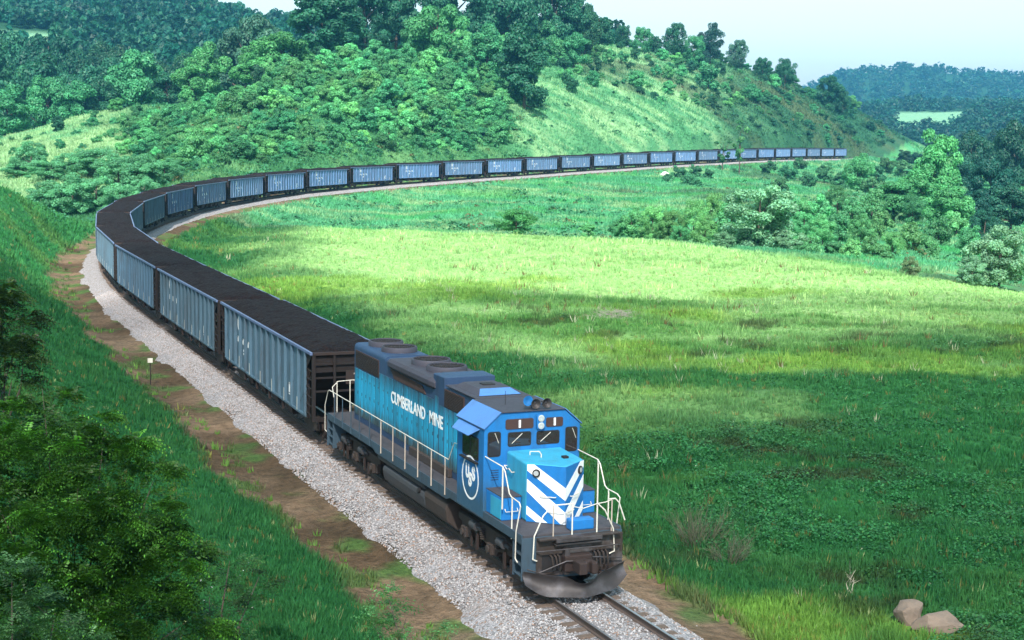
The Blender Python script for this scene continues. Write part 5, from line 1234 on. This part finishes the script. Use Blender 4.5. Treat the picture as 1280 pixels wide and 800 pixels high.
def plough():
    b = MB(); ys = np.linspace(-1.56, 1.56, 27); vs = []
    for y in ys:
        a = abs(y)/1.56; xf = 20.34+.66*(1-a**1.08); notch = .18*math.exp(-((y-.06)/.40)**4)
        zt_ = .62+.14*a*a-notch; zb = .10+.30*max(0, (a-.62)/.38)**1.6
        for q in range(6):
            t = q/5; z = zb+(zt_-zb)*t; vs.append((xf+.10-.34*math.sin(t*math.pi*.62)*(1-.25*t)+.08*t*t, y, z))
    m = 6; n = len(ys)
    k = len(vs); vs += [(v[0]-.035, v[1], v[2]) for v in vs]
    fs = [(i*m+q, (i+1)*m+q, (i+1)*m+q+1, i*m+q+1) for i in range(n-1) for q in range(m-1)]
    fs += [tuple(k+j for j in f)[::-1] for f in fs]
    rim = [i*m for i in range(n)]+[(n-1)*m+q for q in range(1, m)]+[i*m+m-1 for i in range(n-2, -1, -1)]+[q for q in range(m-2, 0, -1)]
    fs += [(rim[i], rim[(i+1) % len(rim)], k+rim[(i+1) % len(rim)], k+rim[i]) for i in range(len(rim))]
    return b.add(vs, fs)
pl_ = part('plough', plough(), 'steel', smooth=True)
part('plough_brace', MB().box(20.1, 20.45, -.8, -.7, .3, .5).box(20.1, 20.45, .8, .9, .3, .5), 'rust', pl_)

# handrails
RW = 'rail_white'
for sg in (-1, 1):
    part('handrail', MB().tube([(1.45, sg*1.56, 2.66), (14.43, sg*1.56, 2.66), (14.90, sg*1.56, 3.28), (15.12, sg*1.56, 3.30)], .016, 8), RW, smooth=True)
    for x_ in (2.19, 3.22, 4.29, 5.32, 6.52, 7.81, 9.11, 10.37, 11.63, 12.9, 14.13):
        part('handrail_post', MB().tube([(x_, sg*1.56, 1.48), (x_, sg*1.56, 2.66)], .020, 7), 'rail_rust' if x_ > 7 else 'sill')
    part('handrail', MB().tube([(17.25, sg*1.50, 3.34), (18.55, sg*1.50, 3.32), (18.72, sg*1.50, 3.22), (19.05, sg*1.50, 2.66), (19.2, sg*1.50, 2.60), (19.80, sg*1.52, 2.58), (19.93, sg*1.54, 2.5), (19.72, sg*1.57, 1.75), (19.72, sg*1.58, .98), (19.86, sg*1.57, .90)], .018, 8), RW, smooth=True)
    part('handrail_post', MB().tube([(18.58, sg*1.51, 1.9 if sg > 0 else 2.1), (18.58, sg*1.51, 3.30)], .024, 8), RW)
    part('handrail_post', MB().tube([(19.28, sg*1.51, 1.42), (19.28, sg*1.51, 2.60)], .021, 8), RW)
    part('handrail', MB().tube([(20.14, sg*.72, 2.46), (20.16, sg*.95, 2.25), (20.18, sg*1.22, 1.70), (20.2, sg*1.26, 1.05), (20.16, sg*1.12, .98)], .020, 7), RW, smooth=True)
    # rear end rails
    part('handrail', MB().tube([(1.45, sg*1.56, 2.66), (1.30, sg*1.56, 2.60), (.95, sg*1.58, 2.0), (.95, sg*1.58, 1.0), (1.08, sg*1.55, .95)], .016, 7), RW, smooth=True)
    part('handrail', MB().tube([(1.62, sg*1.42, 2.4), (1.20, sg*1.36, 2.72), (1.1, sg*1.1, 2.92), (1.1, sg*.25, 2.96)], .016, 7), RW, smooth=True)
    for yy in (1.15, .62):
        part('handrail_post', MB().tube([(1.13, sg*yy, 1.7), (1.13, sg*yy, 2.93)], .020, 7), RW)
for yy, m_ in ((-.61, 'rail_rust'), (-.03, RW), (.74, RW), (1.20, 'rail_rust')):
    part('handrail_post', MB().tube([(20.10, yy, 1.62), (20.10, yy, 2.50)], .022 if m_ == RW else .020, 8), m_)
part('handrail', MB().tube([(20.10, -.66, 2.50), (20.10, .02, 2.50)], .020, 7), RW)
part('chain', MB().tube([(20.10, -.03, 2.42), (20.10, .3, 2.34), (20.10, .74, 2.44), (20.1, 1.0, 2.46), (20.10, 1.20, 2.52)], .013, 6), RW)
part('handrail', MB().tube([(20.10, 1.08, 2.54), (20.10, 1.30, 2.54), (20.1, 1.42, 2.42), (20.14, 1.6, 1.9)], .020, 7), RW, smooth=True)

# fuel tank and air reservoirs
tp = [(-1.42, 1.02), (-1.46, .86), (-1.40, .55), (-1.05, .24), (-.8, .20), (.8, .20), (1.05, .24), (1.40, .55), (1.46, .86), (1.42, 1.02), (1.2, 1.08), (-1.2, 1.08)]
tk = part('fuel_tank', MB().prism(tp, 'x', 7.7, 12.0), 'tank', bevel=.05, seg=3)
part('tank_end', MB().prism([(p[0]*1.01, p[1]*(1 if p[1] < .6 else 1.12)) for p in tp], 'x', 12.02, 14.0), 'truck', tk, bevel=.05)
for sg in (-1, 1):
    part('air_reservoir', MB().disc_lathe((7.1, sg*1.30, 1.235), [(.02, -.06), (.12, -.03), (.155, .03), (.155, 4.7), (.12, 4.78), (.02, 4.8)], 'x', 16), 'tank', smooth=True)
    part('fuel_filler', MB().tube([(11.5, sg*1.40, .98), (11.5, sg*1.50, 1.02)], .09, 12), 'black', tk)
# trucks
def wheelset(x_, r, parent, off, yo=.755, mat_='rust'):
    for sg in (-1, 1):
        MB().disc_lathe((x_, sg*(yo-.055), r), [(r+.028, -sg*.035), (r+.028, 0), (r, sg*.012), (r-.01, sg*.125), (r*.82, sg*.125), (r*.76, sg*.08), (r*.35, sg*.07), (r*.30, sg*.14), (.02, sg*.14)], 'y', 28).build('wheel', MT[mat_], parent, off, smooth=True)
    MB().tube([(x_, -.8, r), (x_, .8, r)], .09, 10).build('axle', MT[mat_], parent, off)
for xt in (3.86, 17.10):
    fr = MB()
    for sg in (-1, 1):
        P = [(-2.75, .98), (-2.75, .78), (-2.45, .74), (-2.35, .36), (-1.78, .36), (-1.68, .66), (-.9, .62), (-.42, .52), (-.30, .34), (.30, .34), (.42, .52), (.9, .62), (1.68, .66), (1.78, .36), (2.35, .36), (2.45, .74), (2.75, .78), (2.75, .98), (1.2, 1.02), (.9, 1.10), (-.9, 1.10), (-1.2, 1.02)]
        fr.prism([(xt+p[0], p[1]) for p in P], 'y', sg*1.02, sg*1.18)
    fr.box(xt-.3, xt+.3, -1.02, 1.02, .8, 1.0)
    t_ = part('truck', fr, 'truck', bevel=.02)
    for xa in (-2.07, 0, 2.07):
        wheelset(xt+xa, .508, t_, OFF)
        for sg in (-1, 1):
            part('journal_box', MB().box(xt+xa-.17, xt+xa+.17, sg*1.18, sg*1.30, .36, .68).tube([(xt+xa, sg*1.30, .52), (xt+xa, sg*1.36, .52)], .12, 12), 'truck', t_, bevel=.015)
    for xa in (-1.05, 1.05):
        for sg in (-1, 1):
            part('brake_cylinder', MB().tube([(xt+xa-.30, sg*1.28, .95), (xt+xa+.12, sg*1.28, .95)], .13, 14).tube([(xt+xa+.12, sg*1.28, .95), (xt+xa+.45, sg*1.26, .92)], .05, 8), 'tank', t_, smooth=True)
            sp = MB()
            for zz in np.linspace(.68, .98, 6): sp.disc_lathe((xt+xa*.55, sg*1.24, zz), [(.06, -.018), (.10, 0), (.06, .018)], 'z', 10)
            part('spring', sp, 'truck', t_)
            part('brake_hanger', MB().box(xt+xa-.06, xt+xa+.06, sg*1.20, sg*1.26, .22, .72), 'rust', t_); part('brake_hanger', MB().box(xt+xa*1.45-.05, xt+xa*1.45+.05, sg*1.20, sg*1.25, .20, .6), 'rust', t_)

# ------------------------------------------------------------------ coal cars
HX, HB, HW, ZC = 9.20, 8.15, 1.60, 3.85
def make_car():
    e = empty('coal_car', (0, 0, 0))
    for sg in (-1, 1):
        b = MB().box(-HB, HB, sg*(HW-.10), sg*(HW-.06), 1.10, ZC-.12)
        xs = np.linspace(-HB+.05, HB-.05, 15)
        for i, x_ in enumerate(xs): b.box(x_-.055, x_+.055, sg*(HW-.06), sg*(HW+.075), 1.10, ZC-.125)
        b.box(-HB, HB, sg*(HW-.06), sg*(HW+.03), 1.02, 1.12)
        s_ = b.build('side', MT['carblue'], e, bevel=.012)
        # stencils
        m = MB(); y0, y1 = sg*(HW-.06), sg*(HW-.055); fx = 1 if sg > 0 else -1
        def bay(i): x0 = xs[i]; return x0+.06, xs[i+1]-.06
        X = lambda x_: -x_*1.0 if sg > 0 else x_
        def rc(xa, xb, za, zb): m.box(X(xa), X(xb), y0, y1, za, zb)
        a0, a1 = bay(2); w2 = a1-a0
        n = 24
        cx_ = X((a0+a1)/2); vs = []
        for rr, yy in ((.27, y0), (.36, y0), (.36, y1), (.27, y1)): vs += [(cx_+rr*math.cos(6.283*k/n), yy, 3.20+rr*math.sin(6.283*k/n)) for k in range(n)]
        m.add(vs, [(j*n+k, j*n+(k+1) % n, ((j+1) % 4)*n+(k+1) % n, ((j+1) % 4)*n+k) for j in range(4) for k in range(n)])
        rc(a0+.36*w2, a0+.47*w2, 3.06, 3.36); rc(a0+.53*w2, a0+.64*w2, 3.06, 3.36); rc(a0+.36*w2, a0+.64*w2, 3.04, 3.12)
        for i in (2, 3, 4):
            c0, c1 = bay(i); ww = c1-c0
            rc(c0+.15*ww, c0+.32*ww, 2.28, 2.58); rc(c0+.15*ww, c0+.5*ww, 2.5, 2.58); rc(c0+.60*ww, c0+.75*ww, 2.28, 2.58); rc(c0+.60*ww, c0+.92*ww, 2.28, 2.36)
        c0, c1 = bay(3); rc(c0+.3*(c1-c0), c0+.8*(c1-c0), 1.95, 2.05); rc(c0+.3*(c1-c0), c0+.6*(c1-c0), 1.80, 1.88)
        c0, c1 = bay(11); rc(c0+.3*(c1-c0), c0+.5*(c1-c0), 1.55, 1.95); rc(c0+.3*(c1-c0), c0+.8*(c1-c0), 1.9, 1.97); rc(c0+.3*(c1-c0), c0+.8*(c1-c0), 1.45, 1.5)
        m.build('stencil', MT['white'], s_)
        m2 = MB()
        for i, x_ in enumerate(xs):
            if i % 2 == 1: m2.box(x_-.035, x_+.035, sg*(HW+.075), sg*(HW+.079), 1.13, 1.13+.55)
        m2.build('stripes', MT['rail_white'], s_)
    ch = MB()
    for sg in (-1, 1): ch.box(-HX, HX, sg*(HW-.01), sg*(HW+.085), ZC-.12, ZC)
    MB().box(-HX+.002, -HX+.14, -HW+.04, HW-.04, ZC-.13, ZC-.01).build('end_chord', MT['rust'], e); MB().box(HX-.14, HX-.002, -HW+.04, HW-.04, ZC-.13, ZC-.01).build('end_chord', MT['rust'], e)
    ch.build('top_chord', MT['chord'], e, bevel=.01)
    for dr in (-1, 1):
        b = MB()
        # sloping end sheet, corner posts, ladder rungs and the open end framing
        b.add([(dr*(HX-.16), -HW+.06, 3.05), (dr*(HX-.16), HW-.06, 3.05), (dr*(HX-2.6), HW-.06, 1.15), (dr*(HX-2.6), -HW+.06, 1.15), (dr*(HX-.22), -HW+.06, 3.05), (dr*(HX-.22), HW-.06, 3.05), (dr*(HX-2.66), HW-.06, 1.15), (dr*(HX-2.66), -HW+.06, 1.15)], [(0, 1, 2, 3), (4, 7, 6, 5), (0, 4, 5, 1), (1, 5, 6, 2), (2, 6, 7, 3), (3, 7, 4, 0)])
        b.box(dr*(HX-.20), dr*(HX-.14), -HW+.06, HW-.06, 3.0, ZC-.13)
        for sg in (-1, 1):
            b.box(dr*(HX-.14), dr*(HX-.02), sg*HW, sg*(HW-.14), 1.0, ZC-.13)
            b.box(dr*(HB+.0), dr*(HB+.10), sg*(HW-.02), sg*(HW-.16), 1.0, ZC-.13)
            b.prism([(dr*HB, 3.72), (dr*(HX-.15), 3.72), (dr*(HB+.1), 3.1), (dr*HB, 3.1)], 'y', sg*(HW-.06), sg*(HW-.02))
            for k in range(6): b.box(dr*(HX-.10), dr*(HB+.08), sg*(HW+.02), sg*(HW-.01), 1.25+k*.36, 1.28+k*.36)
            b.box(dr*(HX-.05), dr*(HX-.02), sg*.62, sg*.72, 1.1, ZC-.13)
        for zz in (2.2, 2.75, 3.3): b.box(dr*(HX-.12), dr*(HX-.05), -HW+.14, HW-.14, zz, zz+.07)
        b.box(dr*(HX-.06), dr*HX, -HW+.05, HW-.05, 1.0, 1.18)
        ef = b.build('end_frame', MT['endrust'], e)
        MB().box(dr*(HX-.05), dr*(HX-.03), -.2, 1.05, 2.5, 3.05).build('number_plate', MT['rust'], ef)
        MB().box(dr*(HX-.3), dr*(HX+.48), -.13, .13, .72, .98).box(dr*(HX+.30), dr*(HX+.50), -.2, .2, .70, 1.0).build('coupler', MT['rust'], e, bevel=.03)
    MB().box(-HX+.1, HX-.1, -.25, .25, .82, 1.15).build('centre_sill', MT['rust'], e)
    for x_ in (-3.9, -1.3, 1.3, 3.9):
        b = MB()
        for sg in (-1, 1):
            b.add([(x_-1.05, sg*.3, 1.12), (x_+1.05, sg*.3, 1.12), (x_+1.05, sg*(HW-.1), 1.12), (x_-1.05, sg*(HW-.1), 1.12), (x_-.42, sg*.3, .42), (x_+.42, sg*.3, .42), (x_+.42, sg*(HW-.42), .42), (x_-.42, sg*(HW-.42), .42)], [(0, 3, 2, 1), (4, 5, 6, 7), (0, 1, 5, 4), (1, 2, 6, 5), (2, 3, 7, 6), (3, 0, 4, 7)])
            b.box(x_-.08, x_+.08, sg*(HW-.12), sg*(HW-.02), .62, 1.05)
        b.build('hopper_gate', MT['rust'], e)
    for dr in (-1, 1):
        xt = dr*6.9; fr = MB()
        for sg in (-1, 1):
            fr.prism([(xt-1.1, .62), (xt-1.1, .36), (xt-.72, .36), (xt-.42, .20), (xt+.42, .20), (xt+.72, .36), (xt+1.1, .36), (xt+1.1, .62), (xt+.5, .78), (xt-.5, .78)], 'y', sg*.95, sg*1.08)
        fr.box(xt-.2, xt+.2, -1.0, 1.0, .55, .78)
        t_ = fr.build('truck', MT['truck'], e, bevel=.015)
        for xa in (-.89, .89): wheelset(xt+xa, .457, t_, (0, 0, 0))
    return e
def copy_tree(o, parent=None):
    c = o.copy(); link(c, parent)
    for ch in o.children: copy_tree(ch, c)
    return c
def coal_mesh(seed):
    rng = np.random.default_rng(seed); nx, ny = 90, 20; X, Y = np.meshgrid(np.linspace(-HX+.06, HX-.06, nx), np.linspace(-HW+.02, HW-.02, ny), indexing='ij')
    ex = np.minimum(1, (HX-.06-np.abs(X))/1.1); ey = np.minimum(1, (HW-.02-np.abs(Y))/.75)
    e_ = np.clip(np.minimum(ex, 1), 0, 1)**.6*np.clip(ey, 0, 1)**.6
    Z = ZC-.02+e_*(.26+.12*(fbm(X+seed*31, Y, 2.5, 3, 3)-.5)*2)+(fbm(X+seed*31, Y, .45, 4, 3)-.5)*.16*(e_ > 0)
    i0 = np.arange(nx-1)[:, None]*ny; j0 = np.arange(ny-1)[None, :]
    F = np.stack([i0+j0, i0+ny+j0, i0+ny+j0+1, i0+j0+1], -1).reshape(-1, 4)
    o = np_mesh('coal_load', np.stack([X, Y, Z], -1).reshape(-1, 3), F, MT['coal'], smooth=True); return o
coals = [coal_mesh(i) for i in range(4)]
ORD = ['first', 'second', 'third', 'fourth', 'fifth', 'sixth', 'seventh', 'eighth', 'ninth', 'tenth', 'eleventh', 'twelfth', 'thirteenth', 'fourteenth', 'fifteenth', 'sixteenth', 'seventeenth', 'eighteenth', 'nineteenth', 'twentieth', 'twenty first', 'twenty second', 'twenty third', 'twenty fourth', 'twenty fifth', 'twenty sixth', 'twenty seventh', 'twenty eighth', 'twenty ninth', 'thirtieth', 'last']
NCAR = 31
for k in range(NCAR):
    a = GAPX[k]; b = GAPX[k+1]; m = (a+b)/2; ang = math.atan2(a[1]-b[1], a[0]-b[0])
    o = make_car() if k == 0 else copy_tree(car0)
    if k == 0: car0 = o
    o.location = m; o.rotation_euler = (0, 0, ang)
    haze_lift = (1.0+.75*min(1, max(0, (k-5)/8)))*random.uniform(.85, 1.15); warm = random.uniform(-.06, .06)  # far cars' sun and haze paleness put into the paint, plus random tone
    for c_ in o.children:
        if c_.name.startswith('side'): c_.color = ((haze_lift*(1.1+warm), haze_lift, haze_lift*(1.06-warm), 1) if k > 6 else (haze_lift*(1.0+warm), haze_lift*1.0, haze_lift*(.88-warm), 1))
    where = 'coupled directly behind the locomotive' if k == 0 else ('on the near straight' if k < 4 else ('on the tightest part of the curve' if k < 9 else ('passing behind the meadow' if k < 19 else 'on the far bank')))
    if k == NCAR-1: lab = 'last visible coal car, half hidden where the line rounds the hill'
    else: lab = f'blue ribbed coal car {where}, {ORD[k]} car from the locomotive'
    tag(o, lab, 'coal car', 'coal cars of the train')
    c = coals[k] if k < 4 else coals[k % 4].copy()
    if k >= 4: link(c)
    c.location = m; c.rotation_euler = (0, 0, ang if k % 3 else ang+math.pi)
    tag(c, f'heap of black coal filling the {ORD[k]} car behind the locomotive', 'coal load', 'coal loads in the cars')
# number on the front end of the first car
ef = [c for c in car0.children if c.name.startswith('end_frame')][1]
me = text_mesh('301', .62, .36, .01); me.materials.append(MT['rail_rust']); o = bpy.data.objects.new('number', me); link(o, ef); o.location = (HX-.024, .12, 2.60); o.rotation_euler = (R(90), 0, R(90))
# white lump lying on the coal of the first car
# ------------------------------------------------------------------ marker sign
x, y, z = -22.4, -4.35, -.9
sg_ = empty('marker_sign', (x, y, z)); tag(sg_, 'small white board on a thin brown post beside the ballast left of the train', 'sign')
MB().tube([(x, y, z-.3), (x, y, z+1.25)], .028, 7).build('post', MT['rust'], sg_, (x, y, z))
aq = math.atan2(CY-y, CX-x); q = MB().box(-.012, .012, -.13, .13, -.12, .12)
bo = q.build('board', MT['rail_white'], sg_, bevel=.004); bo.location = (.05*math.cos(aq), .05*math.sin(aq), 1.30); bo.rotation_euler = (0, 0, aq)

# ------------------------------------------------------------------ air
m = bpy.data.materials.new('haze'); m.use_nodes = True; nt = m.node_tree; nt.nodes.clear()
out = nt.nodes.new('ShaderNodeOutputMaterial'); pv = nt.nodes.new('ShaderNodeVolumePrincipled')
pv.inputs['Color'].default_value = (.14, .56, 1.0, 1); pv.inputs['Density'].default_value = HAZE; pv.inputs['Anisotropy'].default_value = .2
nt.links.new(pv.outputs[0], out.inputs['Volume'])
if HAZE > 0:
    tag(MB().box(-4250, 4350, -4350, 4300, -130, 260).build('haze', m), kind='stuff')

# ------------------------------------------------------------------ a thin unseen cloud, added toward the sun to shade the foreground
def cloud(name, cx_, cy_, cz_, rx_, ry_, rz_, seed):
    import bmesh
    bm = bmesh.new(); bmesh.ops.create_icosphere(bm, subdivisions=6, radius=1)
    co = np.array([v.co for v in bm.verts])
    n1 = fbm(co[:, 0]*1.0+seed, co[:, 1]+co[:, 2]*.7, .55, seed, 5); n2 = fbm(co[:, 0]-co[:, 2]*.6, co[:, 1]+9, .16, seed+5, 4)
    k = 1+.75*(n1-.5)+.22*(n2-.5)
    co = co*k[:, None]*np.array([rx_, ry_, rz_]); co[:, 2] = np.where(co[:, 2] < 0, co[:, 2]*.35, co[:, 2])
    for v, c in zip(bm.verts, co): v.co = Vector(c)
    me = bpy.data.meshes.new(name); bm.to_mesh(me); bm.free()
    for p in me.polygons: p.use_smooth = True
    m = bpy.data.materials.new('cloud'); m.use_nodes = True; nt = m.node_tree; nt.nodes.clear()
    o_ = N(nt, 'ShaderNodeOutputMaterial'); t = N(nt, 'ShaderNodeBsdfTransparent'); d = N(nt, 'ShaderNodeBsdfTranslucent'); d.inputs[0].default_value = (.95, .96, .97, 1)
    x = N(nt, 'ShaderNodeMixShader'); x.inputs[0].default_value = CLOUD; nt.links.new(t.outputs[0], x.inputs[1]); nt.links.new(d.outputs[0], x.inputs[2]); nt.links.new(x.outputs[0], o_.inputs[0])
    me.materials.append(m); o = bpy.data.objects.new(name, me); link(o); o.location = (cx_, cy_, cz_); tag(o, kind='structure'); return o
_off = sdir/sdir.z*600
CLOUD = .25
cloud('cloud', 78+_off.x, 4+_off.y, 600, 112, 125, 40, 4)
